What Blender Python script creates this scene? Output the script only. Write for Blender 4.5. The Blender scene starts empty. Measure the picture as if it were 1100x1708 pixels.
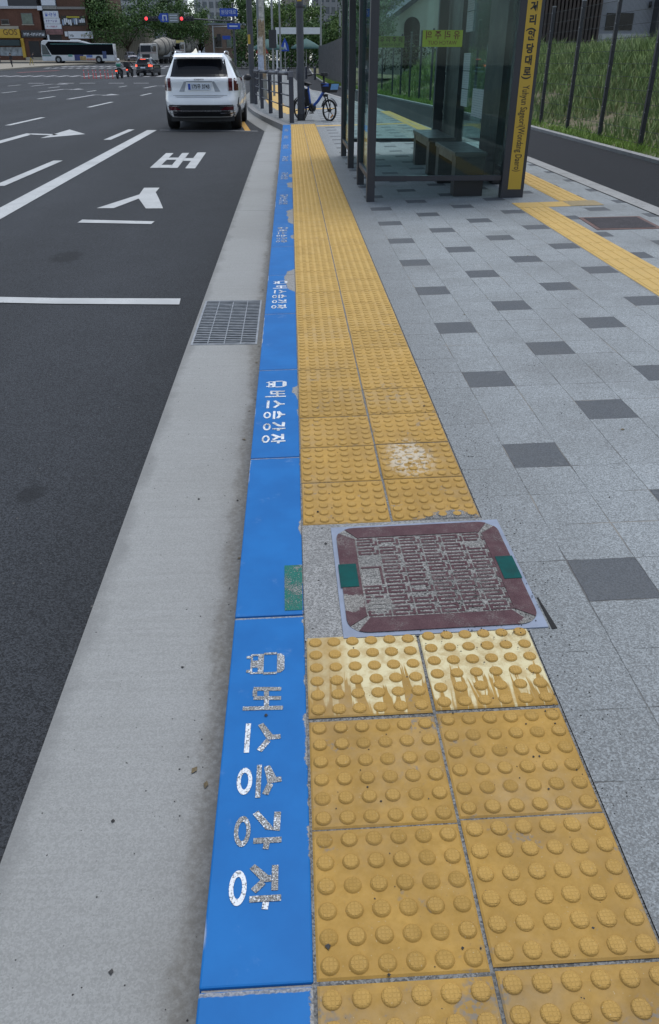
import bpy, bmesh, math, random
from mathutils import Vector, Matrix
random.seed(11)
SC = bpy.context.scene
COL = SC.collection
PI = math.pi
R = math.radians

# ------------------------------------------------------------------ camera
cam_d = bpy.data.cameras.new("Camera")
cam = bpy.data.objects.new("Camera", cam_d); COL.objects.link(cam)
cam.location = (-0.008, -0.722, 1.3278)
cam.rotation_euler = (R(90 - 30.13), 0, -R(2.585))
cam_d.sensor_fit = 'VERTICAL'; cam_d.sensor_height = 24.0
cam_d.lens = 24.0 * 1292 / 1708
cam_d.clip_start = 0.02; cam_d.clip_end = 3000
SC.camera = cam

# ------------------------------------------------------------------ sky, sun, exposure
SUN_EL, SUN_AZ = 74.0, 25.0            # azimuth clockwise from +Y (straight up the street)
wd = bpy.data.worlds.new("World"); SC.world = wd; wd.use_nodes = True
wn = wd.node_tree
sky = wn.nodes.new("ShaderNodeTexSky"); sky.sky_type = 'NISHITA'; sky.sun_disc = False
sky.sun_elevation = R(SUN_EL); sky.sun_rotation = R(SUN_AZ)
sky.air_density = 1.0; sky.dust_density = 1.0; sky.ozone_density = 1.0
bg = wn.nodes["Background"]; bg.inputs["Strength"].default_value = 0.13
grey = wn.nodes.new("ShaderNodeRGBToBW"); wn.links.new(sky.outputs[0], grey.inputs[0])      # thin cloud: most of the blue washed out
cloud = wn.nodes.new("ShaderNodeMix"); cloud.data_type = 'RGBA'; cloud.inputs[0].default_value = 0.55
tint = wn.nodes.new("ShaderNodeMix"); tint.data_type = 'RGBA'; tint.blend_type = 'MULTIPLY'; tint.inputs[0].default_value = 1.0; tint.inputs[7].default_value = (0.915, 1.0, 1.09, 1)
wn.links.new(grey.outputs[0], tint.inputs[6])
wn.links.new(sky.outputs[0], cloud.inputs[6]); wn.links.new(tint.outputs[2], cloud.inputs[7])
wn.links.new(cloud.outputs[2], bg.inputs[0])
sun_d = bpy.data.lights.new("sun", 'SUN'); sun_d.energy = 1.25; sun_d.angle = R(34); sun_d.color = (1, 0.99, 0.965)
sun = bpy.data.objects.new("sun", sun_d); COL.objects.link(sun)
sdir = Vector((math.sin(R(SUN_AZ)) * math.cos(R(SUN_EL)), math.cos(R(SUN_AZ)) * math.cos(R(SUN_EL)), math.sin(R(SUN_EL))))
sun.rotation_euler = (-sdir).to_track_quat('-Z', 'Y').to_euler()
SC.view_settings.view_transform = 'Standard'; SC.view_settings.look = 'None'
SC.view_settings.exposure = 0.74; SC.view_settings.gamma = 1.0
SC.cycles.max_bounces = 8; SC.cycles.transparent_max_bounces = 24

# ------------------------------------------------------------------ terrain heights
CROSS = 0.0227                         # fall of the pavement towards the road
def rise(y):
    d = min(max(0.0, y - 58.0), 112.0); q = min(d, 100.0)
    return 1.5e-4 * q * q + max(0.0, d - 100.0) * 0.03
def zr(x, y): return -0.15 + rise(y)
def zp(x, y): return CROSS * x + rise(y)
def lerp_tab(tab, y):
    if y <= tab[0][0]: return tab[0][1]
    for (a, va), (b, vb) in zip(tab, tab[1:]):
        if y <= b: return va + (vb - va) * (y - a) / (b - a)
    return tab[-1][1]
KERB = [(-14, -0.193), (20.65, -0.193), (22.3, -0.46), (24.7, -0.82), (27.5, -1.2), (30.5, -1.5), (36, -1.8), (60, -2.0), (118, -2.3)]
PATH_L = [(-14, 3.63), (12, 3.62), (15, 3.4), (18.4, 3.1), (28.3, 2.75), (43, 1.76), (47.5, 1.2), (75, 0.5), (118, -0.2)]
PATH_R = [(-14, 5.05), (17.5, 5.03), (27, 4.4), (36.8, 3.8), (58, 2.47), (84, 2.37), (118, 2.6)]
xk = lambda y: lerp_tab(KERB, y)
xl = lambda y: lerp_tab(PATH_L, y)
xr = lambda y: lerp_tab(PATH_R, y)
FENCE = [(-14, 5.5), (18.0, 5.5), (27, 4.95), (36.8, 4.35), (46.5, 3.0), (88, 2.85)]
xf = lambda y: lerp_tab(FENCE, y)

# ------------------------------------------------------------------ materials
class NT:
    def __init__(s, name):
        s.m = bpy.data.materials.new(name); s.m.use_nodes = True
        s.t = s.m.node_tree; s.b = s.t.nodes["Principled BSDF"]
        s.co = s.n("ShaderNodeTexCoord").outputs["Object"]
    def n(s, typ, **kw):
        nd = s.t.nodes.new(typ)
        for k, v in kw.items(): setattr(nd, k, v)
        return nd
    def put(s, sock, v):
        if isinstance(v, bpy.types.NodeSocket): s.t.links.new(v, sock)
        elif hasattr(sock, "default_value"):
            if isinstance(v, (tuple, list)) and len(v) == 3 and len(sock.default_value) == 4: v = (*v, 1)
            sock.default_value = v
    def math(s, op, a, b=0.0, c=0.0):
        nd = s.n("ShaderNodeMath", operation=op)
        s.put(nd.inputs[0], a); s.put(nd.inputs[1], b); s.put(nd.inputs[2], c)
        return nd.outputs[0]
    def mix(s, f, a, b, blend='MIX'):
        nd = s.n("ShaderNodeMix", data_type='RGBA', blend_type=blend)
        s.put(nd.inputs[0], f); s.put(nd.inputs[6], a); s.put(nd.inputs[7], b)
        return nd.outputs[2]
    def noise(s, scale, detail=3, rough=0.5, vec=None, dist=0):
        nd = s.n("ShaderNodeTexNoise"); s.put(nd.inputs["Vector"], vec if vec is not None else s.co)
        s.put(nd.inputs["Scale"], scale); s.put(nd.inputs["Detail"], detail); s.put(nd.inputs["Roughness"], rough); s.put(nd.inputs["Distortion"], dist)
        return nd.outputs["Fac"]
    def vor(s, scale, vec=None, feat='F1', out="Distance", rnd=1.0):
        nd = s.n("ShaderNodeTexVoronoi", feature=feat); s.put(nd.inputs["Vector"], vec if vec is not None else s.co)
        s.put(nd.inputs["Scale"], scale); s.put(nd.inputs["Randomness"], rnd)
        return nd.outputs[out]
    def rng(s, v, a, b, lo=0.0, hi=1.0):
        nd = s.n("ShaderNodeMapRange", interpolation_type='SMOOTHSTEP')
        s.put(nd.inputs[0], v); s.put(nd.inputs[1], a); s.put(nd.inputs[2], b); s.put(nd.inputs[3], lo); s.put(nd.inputs[4], hi)
        return nd.outputs[0]
    def xyz(s, vec=None):
        nd = s.n("ShaderNodeSeparateXYZ"); s.put(nd.inputs[0], vec if vec is not None else s.co); return nd.outputs
    def comb(s, x, y, z=0.0):
        nd = s.n("ShaderNodeCombineXYZ"); s.put(nd.inputs[0], x); s.put(nd.inputs[1], y); s.put(nd.inputs[2], z); return nd.outputs[0]
    def scale(s, v):
        nd = s.n("ShaderNodeMapping"); s.put(nd.inputs[0], s.co); nd.inputs["Scale"].default_value = v; return nd.outputs[0]
    def bump(s, h, dist=0.002, strength=1.0):
        nd = s.n("ShaderNodeBump"); s.put(nd.inputs["Height"], h); s.put(nd.inputs["Distance"], dist); s.put(nd.inputs["Strength"], strength)
        s.put(s.b.inputs["Normal"], nd.outputs[0])
    def set(s, base=None, rough=None, metal=None, spec=None):
        if base is not None: s.put(s.b.inputs["Base Color"], base)
        if rough is not None: s.put(s.b.inputs["Roughness"], rough)
        if metal is not None: s.put(s.b.inputs["Metallic"], metal)
        if spec is not None: s.put(s.b.inputs["Specular IOR Level"], spec)
        return s.m

def dim(c, k): return tuple(min(1.0, x * k) for x in c)
_cache = {}
def simple(name, rgb, rough=0.6, metal=0.0, var=0.18, scale=6.0, bump=0.0, spec=0.5, coat=0.0):
    if name in _cache: return _cache[name]
    s = NT(name)
    a = s.noise(scale, 5, 0.6)
    c = s.mix(s.rng(a, 0.25, 0.75), dim(rgb, 1 - var), dim(rgb, 1 + var))
    s.set(c, s.rng(a, 0.2, 0.8, max(0.02, rough - 0.08), min(1, rough + 0.1)), metal, spec)
    if bump: s.bump(s.noise(scale * 8, 4), bump)
    if coat: s.b.inputs["Coat Weight"].default_value = coat; s.b.inputs["Coat Roughness"].default_value = 0.05
    _cache[name] = s.m
    return s.m
def glow(name, rgb, strength):
    s = NT(name); s.set(rgb, 0.3)
    s.put(s.b.inputs["Emission Color"], rgb); s.b.inputs["Emission Strength"].default_value = strength
    return s.m

def m_asphalt(name, base, k=1.0, patches=True):
    s = NT(name)
    v = s.vor(210, out="Color"); g = s.xyz(v)[0]
    f = s.noise(520, 2)
    c = s.mix(s.rng(g, 0.0, 1.0), dim(base, 0.45), dim(base, 1.6))
    c = s.mix(s.rng(f, 0.62, 0.78), c, dim(base, 3.2))
    c = s.mix(s.rng(f, 0.25, 0.36, 1, 0), c, dim(base, 0.35))
    big = s.noise(0.35, 4, vec=s.scale((1.0, 0.22, 1.0)))
    c = s.mix(s.rng(big, 0.35, 0.7), c, s.mix(1.0, c, (1.35, 1.35, 1.37), 'MULTIPLY'))
    mid = s.noise(2.2, 5, 0.65)
    c = s.mix(s.rng(mid, 0.3, 0.75, 0.0, 0.5), c, s.mix(1.0, c, (0.72, 0.72, 0.72), 'MULTIPLY'))
    if patches:   # tyre-worn wheel tracks and small oil stains
        st = s.rng(s.noise(1.3, 2, vec=s.scale((1, 0.6, 1))), 0.73, 0.78)
        c = s.mix(s.math('MULTIPLY', st, 0.45), c, dim(base, 0.3))
    if patches:
        x, y, z = s.xyz()
        for (sx, sy, rx, ry) in ((-1.07, 2.02, 0.07, 0.10), (-2.0, 6.4, 0.16, 0.3), (-5.6, 13.0, 0.3, 0.7)):
            dx = s.math('DIVIDE', s.math('SUBTRACT', x, sx), rx); dy = s.math('DIVIDE', s.math('SUBTRACT', y, sy), ry)
            q = s.math('ADD', s.math('ADD', s.math('MULTIPLY', dx, dx), s.math('MULTIPLY', dy, dy)), s.math('MULTIPLY', s.math('SUBTRACT', s.noise(18, 4, 0.7), 0.5), 2.2))
            c = s.mix(s.rng(q, 1.0, 0.3, 0, 0.6), c, dim(base, 0.28))
        track = s.math('PINGPONG', s.math('ADD', x, 0.35), 0.95)
        c = s.mix(s.math('MULTIPLY', s.rng(track, 0.25, 0.7), s.rng(s.noise(0.5, 4, 0.6, vec=s.scale((1, 0.15, 1))), 0.35, 0.7, 0.1, 0.5)), c, s.mix(1.0, c, (1.45, 1.45, 1.47), 'MULTIPLY'))
        peb = s.math('MULTIPLY', s.rng(s.vor(26), 0.13, 0.07), s.rng(s.noise(7, 2), 0.6, 0.66))
        c = s.mix(s.math('MULTIPLY', peb, 0.7), c, (0.17, 0.16, 0.15))
    s.set(c, s.rng(f, 0.3, 0.7, 0.9, 0.78), spec=0.3)
    s.bump(s.math('ADD', s.vor(210), s.math('MULTIPLY', f, 0.6)), 0.0022 * k)
    return s.m
ASPHALT = m_asphalt("road_asphalt", (0.0225, 0.0245, 0.0275))
PATHASPH = m_asphalt("path_asphalt", (0.0075, 0.0085, 0.011), patches=False)

def speckle(s, base, amt=0.5, sc=330):
    v = s.xyz(s.vor(sc, out="Color"))
    g = v[0]
    c = s.mix(s.rng(g, 0.0, 1.0), dim(base, 1 - 0.55 * amt), dim(base, 1 + 0.45 * amt))
    f = s.noise(sc * 1.6, 2)
    c = s.mix(s.rng(f, 0.66, 0.74, 0, amt), c, dim(base, 0.22))
    c = s.mix(s.rng(f, 0.33, 0.27, 0, amt), c, dim(base, 1.9))
    return c, f

def m_concrete(name, base, gutter=False, joints=0.0):
    s = NT(name)
    c, f = speckle(s, base, 0.22, 300)
    br = s.noise(3.0, 5, 0.6, vec=s.scale((1.0, 26.0, 1.0)))         # broom marks across
    c = s.mix(s.rng(br, 0.3, 0.75, 0, 0.35), c, s.mix(1.0, c, (0.78, 0.78, 0.76), 'MULTIPLY'))
    big = s.noise(0.9, 5, 0.6)
    c = s.mix(s.rng(big, 0.35, 0.75, 0, 0.5), c, s.mix(1.0, c, (0.8, 0.79, 0.77), 'MULTIPLY'))
    pits = s.rng(s.vor(55), 0.10, 0.05)
    c = s.mix(s.math('MULTIPLY', pits, s.rng(s.noise(9, 2), 0.48, 0.6, 0, 0.75)), c, dim(base, 0.25))
    if gutter:
        x, y, z = s.xyz()
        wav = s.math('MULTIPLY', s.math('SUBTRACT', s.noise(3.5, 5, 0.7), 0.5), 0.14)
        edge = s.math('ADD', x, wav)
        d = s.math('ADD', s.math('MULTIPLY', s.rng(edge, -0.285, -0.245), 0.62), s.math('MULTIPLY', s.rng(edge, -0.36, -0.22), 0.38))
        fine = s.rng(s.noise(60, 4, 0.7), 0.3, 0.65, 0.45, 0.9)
        c = s.mix(s.math('MULTIPLY', d, fine), c, (0.135, 0.128, 0.115))  # dirt along the kerb, darkened to stand in for the kerb's shade
        d2 = s.rng(s.math('ADD', x, s.math('MULTIPLY', wav, 1.3)), -0.60, -0.665)
        c = s.mix(s.math('MULTIPLY', d2, 0.6), c, dim(base, 0.55))
        for yj in (8.75, 13.9, 19.1):
            j = s.rng(s.math('ABSOLUTE', s.math('SUBTRACT', y, s.math('ADD', yj, s.math('MULTIPLY', wav, 0.03)))), 0.008, 0.003)
            c = s.mix(s.math('MULTIPLY', j, 0.75), c, dim(base, 0.2))
    s.set(c, 0.88, spec=0.3)
    s.bump(s.math('ADD', s.math('MULTIPLY', f, 0.5), s.math('MULTIPLY', br, 0.6)), 0.0013)
    return s.m
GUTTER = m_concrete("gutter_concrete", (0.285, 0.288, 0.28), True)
CONCRETE = m_concrete("kerb_concrete", (0.25, 0.25, 0.25))

def m_pavement():
    s = NT("granite_paving"); x, y, z = s.xyz()
    PX, PY = 0.211, 0.207
    wob = s.math('MULTIPLY', s.math('SUBTRACT', s.noise(14, 4, 0.6), 0.5), 0.006)
    u = s.math('DIVIDE', s.math('ADD', s.math('SUBTRACT', x, 0.8), wob), PX)
    v = s.math('DIVIDE', s.math('ADD', s.math('SUBTRACT', y, 1.0), wob), PY)
    iu, iv = s.math('FLOOR', u), s.math('FLOOR', v)
    fu, fv = s.math('SUBTRACT', u, iu), s.math('SUBTRACT', v, iv)
    even = s.math('LESS_THAN', s.math('FLOORED_MODULO', iu, 2.0), 0.5)
    four = s.math('LESS_THAN', s.math('FLOORED_MODULO', s.math('ADD', s.math('ADD', iu, iv), 0.25), 4.0), 0.9)
    dark = s.math('MULTIPLY', even, four)
    wnz = s.n("ShaderNodeTexWhiteNoise"); s.put(wnz.inputs[0], s.comb(iu, iv)); rnd = wnz.outputs["Value"]
    c, f = speckle(s, (0.250, 0.269, 0.276), 0.7, 300)
    cd, _ = speckle(s, (0.086, 0.094, 0.104), 0.45, 300)
    tone = s.mix(rnd, (0.955, 0.955, 0.955), (1.04, 1.04, 1.045))
    c = s.mix(1.0, c, tone, 'MULTIPLY')
    c = s.mix(dark, c, cd)
    # dirt: blotches, more of it beside the yellow strip
    big = s.noise(1.1, 6, 0.65)
    near = s.rng(s.math('ADD', x, s.math('MULTIPLY', s.math('SUBTRACT', s.noise(5, 4, 0.7), 0.5), 0.5)), 1.15, 0.60)
    dirt = s.math('MAXIMUM', s.math('MULTIPLY', s.rng(s.math('ADD', y, s.math('MULTIPLY', s.noise(1.6, 5, 0.7), 1.2)), 2.3, 1.1), 0.6), s.rng(big, 0.42, 0.7, 0, 0.8)); dirt = s.math('MAXIMUM', dirt, s.math('MULTIPLY', near, 0.8))
    grit = s.rng(s.noise(140, 4, 0.8), 0.42, 0.62, 0.25, 0.9)
    c = s.mix(s.math('MULTIPLY', dirt, grit), c, (0.115, 0.115, 0.112))
    spots = s.math('MULTIPLY', s.rng(s.vor(16), 0.10, 0.05), s.rng(s.noise(2.5, 2), 0.52, 0.6))
    c = s.mix(s.math('MULTIPLY', spots, 0.7), c, (0.03, 0.03, 0.03))
    # light dusty mortar smears
    smear = s.math('MULTIPLY', s.rng(s.noise(2.6, 5, 0.7), 0.62, 0.74), 0.45)
    c = s.mix(smear, c, (0.36, 0.36, 0.355))
    eu = s.math('MULTIPLY', s.math('MINIMUM', fu, s.math('SUBTRACT', 1.0, fu)), PX)
    ev = s.math('MULTIPLY', s.math('MINIMUM', fv, s.math('SUBTRACT', 1.0, fv)), PY)
    e = s.math('MINIMUM', eu, s.math('ADD', ev, s.rng(s.noise(2.2, 3, 0.6), 0.42, 0.6, 0.0, 0.0022)))
    jn = s.noise(4, 3, 0.6)
    jw = s.rng(jn, 0.3, 0.75, -0.0006, 0.0028)
    j = s.rng(s.math('SUBTRACT', e, jw), 0.0012, -0.0006)
    jc = s.mix(s.rng(s.noise(3.1, 2), 0.4, 0.62), (0.10, 0.095, 0.09), (0.24, 0.22, 0.19))
    c = s.mix(s.math('MULTIPLY', j, s.rng(jn, 0.32, 0.62, 0.12, 0.8)), c, jc)
    s.set(c, 0.86, spec=0.35)
    s.bump(s.math('SUBTRACT', s.math('MULTIPLY', f, 0.35), s.math('MULTIPLY', j, 1.2)), 0.0022)
    return s.m
PAVING = m_pavement()
def m_granite(name, base, amt=0.45):
    s = NT(name); c, f = speckle(s, base, amt, 300)
    b = s.noise(5, 5, 0.7); c = s.mix(s.rng(b, 0.4, 0.75, 0, 0.6), c, dim(base, 0.55))
    s.set(c, 0.88, spec=0.3); s.bump(f, 0.0015); return s.m
GRANITE = m_granite("granite_edging", (0.31, 0.31, 0.305), 0.4)
MORTAR = m_granite("gritty_mortar", (0.17, 0.17, 0.165), 1.0)

def m_tactile(name, base, spill=False):
    s = NT(name); x, y, z = s.xyz()
    n1 = s.noise(7, 6, 0.65); n2 = s.noise(45, 5, 0.7)
    c = s.mix(s.rng(n1, 0.3, 0.72), dim(base, 0.84), dim(base, 1.14))
    c = s.mix(s.rng(n2, 0.4, 0.75, 0, 0.45), c, dim(base, 0.72))
    n3 = s.noise(2.6, 6, 0.7); c = s.mix(s.rng(n3, 0.46, 0.68, 0, 0.55), c, (base[0] * 0.66, base[1] * 0.68, base[2] * 0.9))
    tone = s.n("ShaderNodeTexWhiteNoise"); s.put(tone.inputs[0], s.comb(s.math('FLOOR', s.math('DIVIDE', x, 0.3)), s.math('FLOOR', s.math('DIVIDE', s.math('ADD', y, 0.022), 0.3))))
    c = s.mix(1.0, c, s.mix(tone.outputs["Value"], (0.86, 0.86, 0.86), (1.08, 1.08, 1.1)), 'MULTIPLY')
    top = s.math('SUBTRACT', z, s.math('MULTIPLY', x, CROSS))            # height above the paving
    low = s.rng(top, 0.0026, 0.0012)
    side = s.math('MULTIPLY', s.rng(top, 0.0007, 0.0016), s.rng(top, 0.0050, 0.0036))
    c = s.mix(s.math('MULTIPLY', side, 0.26), c, dim(base, 0.6))  # stud sides darkened: shade round the rims put into the colour
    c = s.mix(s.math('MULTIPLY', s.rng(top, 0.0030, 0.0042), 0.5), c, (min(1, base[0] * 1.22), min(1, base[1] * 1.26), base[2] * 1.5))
    # dust greyed on the flats, dirt caught round the studs
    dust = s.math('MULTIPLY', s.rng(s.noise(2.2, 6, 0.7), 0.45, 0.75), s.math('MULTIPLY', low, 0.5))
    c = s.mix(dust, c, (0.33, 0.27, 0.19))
    ex = s.math('SUBTRACT', x, 0.50); ey = s.math('SUBTRACT', y, 1.49)
    eq = s.math('ADD', s.math('MULTIPLY', s.math('ABSOLUTE', ex), 0.55), s.math('ADD', s.math('ABSOLUTE', ey), s.math('MULTIPLY', s.math('SUBTRACT', s.noise(28, 5, 0.75), 0.5), 0.16)))
    c = s.mix(s.math('MULTIPLY', s.rng(eq, 0.060, 0.050), s.rng(top, 0.0036, 0.0024)), c, s.mix(s.rng(s.noise(300, 3), 0.42, 0.58), (0.09, 0.09, 0.088), (0.25, 0.245, 0.235)))
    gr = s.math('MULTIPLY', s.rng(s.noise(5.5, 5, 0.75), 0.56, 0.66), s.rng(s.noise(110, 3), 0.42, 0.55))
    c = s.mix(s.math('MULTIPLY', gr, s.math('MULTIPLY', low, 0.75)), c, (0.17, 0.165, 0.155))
    c = s.mix(s.math('MULTIPLY', s.rng(y, 1.4, 5.5), s.rng(n1, 0.2, 0.6, 0.45, 0.8)), c, (0.53, 0.352, 0.115))      # tile colour grows paler with distance beyond the cover
    spk = s.rng(s.noise(330, 2), 0.70, 0.76)
    c = s.mix(s.math('MULTIPLY', spk, 0.55), c, (0.07, 0.06, 0.05))
    spw = s.rng(s.noise(240, 2, vec=s.scale((1, 1, 1.3))), 0.71, 0.76)
    c = s.mix(s.math('MULTIPLY', spw, 0.5), c, (0.48, 0.42, 0.30))
    if spill:
        # dried cream paint poured on the row beside the cover, running down it in fingers
        fing = s.noise(1.0, 2.2, 0.5, vec=s.scale((42, 4.0, 1)), dist=1.1)
        thr = s.rng(y, 0.58, 0.90, 0.60, 0.12)
        keep = s.rng(s.math('SUBTRACT', fing, thr), -0.01, 0.05)
        box = s.math('MULTIPLY', s.rng(y, 0.604, 0.612), s.rng(y, 0.905, 0.893))
        wear = s.rng(s.noise(24, 5, 0.7), 0.36, 0.6, 0.45, 0.95)
        xx = s.rng(s.math('ADD', x, s.math('MULTIPLY', fing, 0.12)), 0.1, 0.2, 0.35, 1)
        c = s.mix(s.math('MULTIPLY', s.math('MULTIPLY', keep, box), s.math('MULTIPLY', s.math('MULTIPLY', low, wear), xx)), c, (0.60, 0.535, 0.33))
        # white rubbed patch further on
        dx = s.math('DIVIDE', s.math('SUBTRACT', x, 0.42), 0.10); dy = s.math('DIVIDE', s.math('SUBTRACT', y, 1.95), 0.17)
        rr = s.math('ADD', s.math('MULTIPLY', dx, dx), s.math('MULTIPLY', dy, dy))
        pm = s.math('MULTIPLY', s.rng(rr, 1.3, 0.2), s.rng(s.noise(38, 4, 0.7), 0.44, 0.56))
        c = s.mix(s.math('MULTIPLY', pm, 0.8), c, (0.52, 0.47, 0.38))
    s.set(c, s.rng(n2, 0.3, 0.7, 0.66, 0.85), spec=0.25)
    # cross hatching on the stud tops
    cr = s.math('MAXIMUM', s.math('PINGPONG', s.math('MULTIPLY', x, 1), 0.0036), s.math('PINGPONG', s.math('MULTIPLY', y, 1), 0.0036))
    hatch = s.math('MULTIPLY', s.rng(cr, 0.0024, 0.0034), s.rng(top, 0.0024, 0.0032))
    s.bump(s.math('ADD', s.math('MULTIPLY', hatch, -0.28), s.math('MULTIPLY', n2, 0.35)), 0.0022)
    return s.m
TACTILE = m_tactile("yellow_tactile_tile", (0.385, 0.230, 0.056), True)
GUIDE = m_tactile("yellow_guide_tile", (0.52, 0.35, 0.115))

def m_bluepaint():
    s = NT("blue_kerb_paint"); x, y, z = s.xyz()
    n = s.noise(5, 5, 0.6); base = (0.004, 0.118, 0.365)
    c = s.mix(s.rng(n, 0.3, 0.75), dim(base, 0.92), (0.006, 0.134, 0.395))
    scr = s.rng(s.noise(1.0, 5, 0.7, vec=s.scale((40, 16, 1))), 0.70, 0.80)
    c = s.mix(s.math('MULTIPLY', scr, 0.6), c, (0.22, 0.42, 0.72))
    dust = s.rng(s.noise(8, 6, 0.7), 0.6, 0.8)
    c = s.mix(s.math('MULTIPLY', dust, 0.34), c, (0.3, 0.42, 0.6))
    # paint gone: ragged right hand edge, chips at the joints
    cc, f = speckle(s, (0.25, 0.245, 0.235), 0.6, 300)
    rag = s.noise(3.2, 8, 0.72)
    amt = s.math('MULTIPLY', s.rng(s.noise(0.95, 2, vec=s.comb(3.0, y, 0.0)), 0.46, 0.60, -0.035, 0.060), s.math('MULTIPLY', s.rng(y, 1.6, 2.6), s.rng(y, 13.0, 9.5, 0.25, 1.0)))
    lim = s.math('SUBTRACT', s.math('ADD', -0.002, s.math('MULTIPLY', s.math('SUBTRACT', 0.5, rag), 0.12)), amt)
    gone = s.rng(s.math('SUBTRACT', x, lim), -0.001, 0.002)
    gone = s.math('MULTIPLY', gone, s.rng(x, -0.125, -0.10))
    fy = s.math('PINGPONG', s.math('ADD', y, 0.008), 0.5)
    ch = s.rng(s.math('ADD', fy, s.math('MULTIPLY', s.math('SUBTRACT', s.noise(40, 5, 0.7), 0.5), 0.010)), 0.0045, 0.002)
    chips = s.rng(s.noise(17, 6, 0.75), 0.735, 0.75)
    gone = s.math('MAXIMUM', gone, s.math('MAXIMUM', s.math('MULTIPLY', ch, 0.85), s.math('MULTIPLY', chips, 0.8)))
    lip = s.math('MULTIPLY', s.rng(s.math('ADD', x, s.math('MULTIPLY', s.noise(12, 5, 0.75), 0.02)), -0.178, -0.1835), s.rng(s.noise(1.9, 3), 0.53, 0.58))
    c = s.mix(s.math('MULTIPLY', lip, 0.9), c, (0.5, 0.5, 0.5))
    c = s.mix(gone, c, cc)
    s.set(c, s.math('ADD', 0.58, s.math('MULTIPLY', gone, 0.3)), spec=0.22)
    s.bump(s.math('ADD', s.math('MULTIPLY', n, 0.5), s.math('MULTIPLY', gone, -0.6)), 0.0012)
    return s.m
BLUE = m_bluepaint()
def m_stencil(name, bare):
    s = NT(name)
    a = s.noise(260, 4, 0.7); b = s.noise(14, 3)
    gone = s.math('MULTIPLY', s.rng(s.math('ADD', a, s.math('MULTIPLY', b, 0.4)), 0.72 - bare, 0.76 - bare), 1.0)
    g2 = s.rng(s.noise(420, 2), 0.4, 0.6)
    grey = s.mix(g2, (0.09, 0.09, 0.09), (0.34, 0.33, 0.31))
    s.set(s.mix(gone, (0.66, 0.68, 0.70), grey), 0.7, spec=0.3); s.bump(gone, 0.001)
    return s.m
STENCIL_W = m_stencil("white_stencil_paint", -0.03)
STENCIL_G = m_stencil("chipped_stencil_paint", 0.085)
STENCIL_F = m_stencil("faded_stencil_paint", 0.04)
def m_roadpaint(name, base=(0.43, 0.44, 0.44), wear=0.0):
    s = NT(name)
    a = s.noise(70, 5, 0.7); b = s.noise(3, 4, 0.6)
    gone = s.rng(s.math('ADD', a, s.math('MULTIPLY', b, 0.5)), 0.86 - wear, 0.98 - wear)
    c = s.mix(s.rng(b, 0.3, 0.7), dim(base, 0.86), dim(base, 1.08))
    s.set(s.mix(s.math('MULTIPLY', gone, 0.8), c, (0.07, 0.07, 0.075)), 0.75, spec=0.35); s.bump(a, 0.001)
    return s.m
PAINT = m_roadpaint("white_road_paint")
PAINTWORN = m_roadpaint("worn_road_paint", (0.42, 0.42, 0.43), 0.12)
PAINTYEL = m_roadpaint("yellow_road_paint", (0.48, 0.27, 0.05), 0.05)
PAINTRED = m_roadpaint("red_road_paint", (0.28, 0.06, 0.06), 0.08)

FRAME = simple("charcoal_powder_coat", (0.030, 0.031, 0.038), 0.42, 0.0, 0.12, 4, 0.0004)
FRAME_D = simple("black_panel", (0.012, 0.013, 0.016), 0.4, 0.0, 0.15, 3)
STEELG = simple("galvanised_steel", (0.30, 0.31, 0.32), 0.45, 0.8, 0.2, 18)
GREYPOLE = simple("grey_pole_paint", (0.060, 0.063, 0.075), 0.45, 0.0, 0.12, 5)
RUBBER = simple("black_rubber", (0.012, 0.012, 0.013), 0.7, 0, 0.2, 20)
BLACKP = simple("black_plastic", (0.015, 0.015, 0.017), 0.5, 0, 0.15, 12)
CHROME = simple("bright_metal", (0.6, 0.6, 0.62), 0.22, 1.0, 0.05, 6)
WHITEP = simple("white_paint", (0.72, 0.73, 0.74), 0.4, 0, 0.05, 3)
DGLASS = simple("dark_window_glass", (0.004, 0.005, 0.008), 0.08, 0, 0.1, 2, 0, 0.28)
TRUNK = simple("bark", (0.075, 0.06, 0.048), 0.9, 0, 0.35, 7, 0.01)
def m_glass(name, tint, refl=1.0):
    s = NT(name); t = s.t
    tr = s.n("ShaderNodeBsdfTransparent"); s.put(tr.inputs[0], tint)
    gl = s.n("ShaderNodeBsdfGlossy"); s.put(gl.inputs["Color"], (0.85, 0.95, 0.95)); gl.inputs["Roughness"].default_value = 0.015
    fr = s.n("ShaderNodeFresnel"); fr.inputs[0].default_value = 1.5
    smear = s.rng(s.noise(2.5, 4), 0.3, 0.8, 0.7, 1.15)
    mx = s.n("ShaderNodeMixShader"); s.put(mx.inputs[0], s.math('MULTIPLY', s.math('MULTIPLY', fr.outputs[0], refl), smear))
    t.links.new(tr.outputs[0], mx.inputs[1]); t.links.new(gl.outputs[0], mx.inputs[2])
    t.links.new(mx.outputs[0], t.nodes["Material Output"].inputs[0])
    return s.m
GLASS = m_glass("green_tinted_glass", (0.81, 0.90, 0.885), 0.5)

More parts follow.
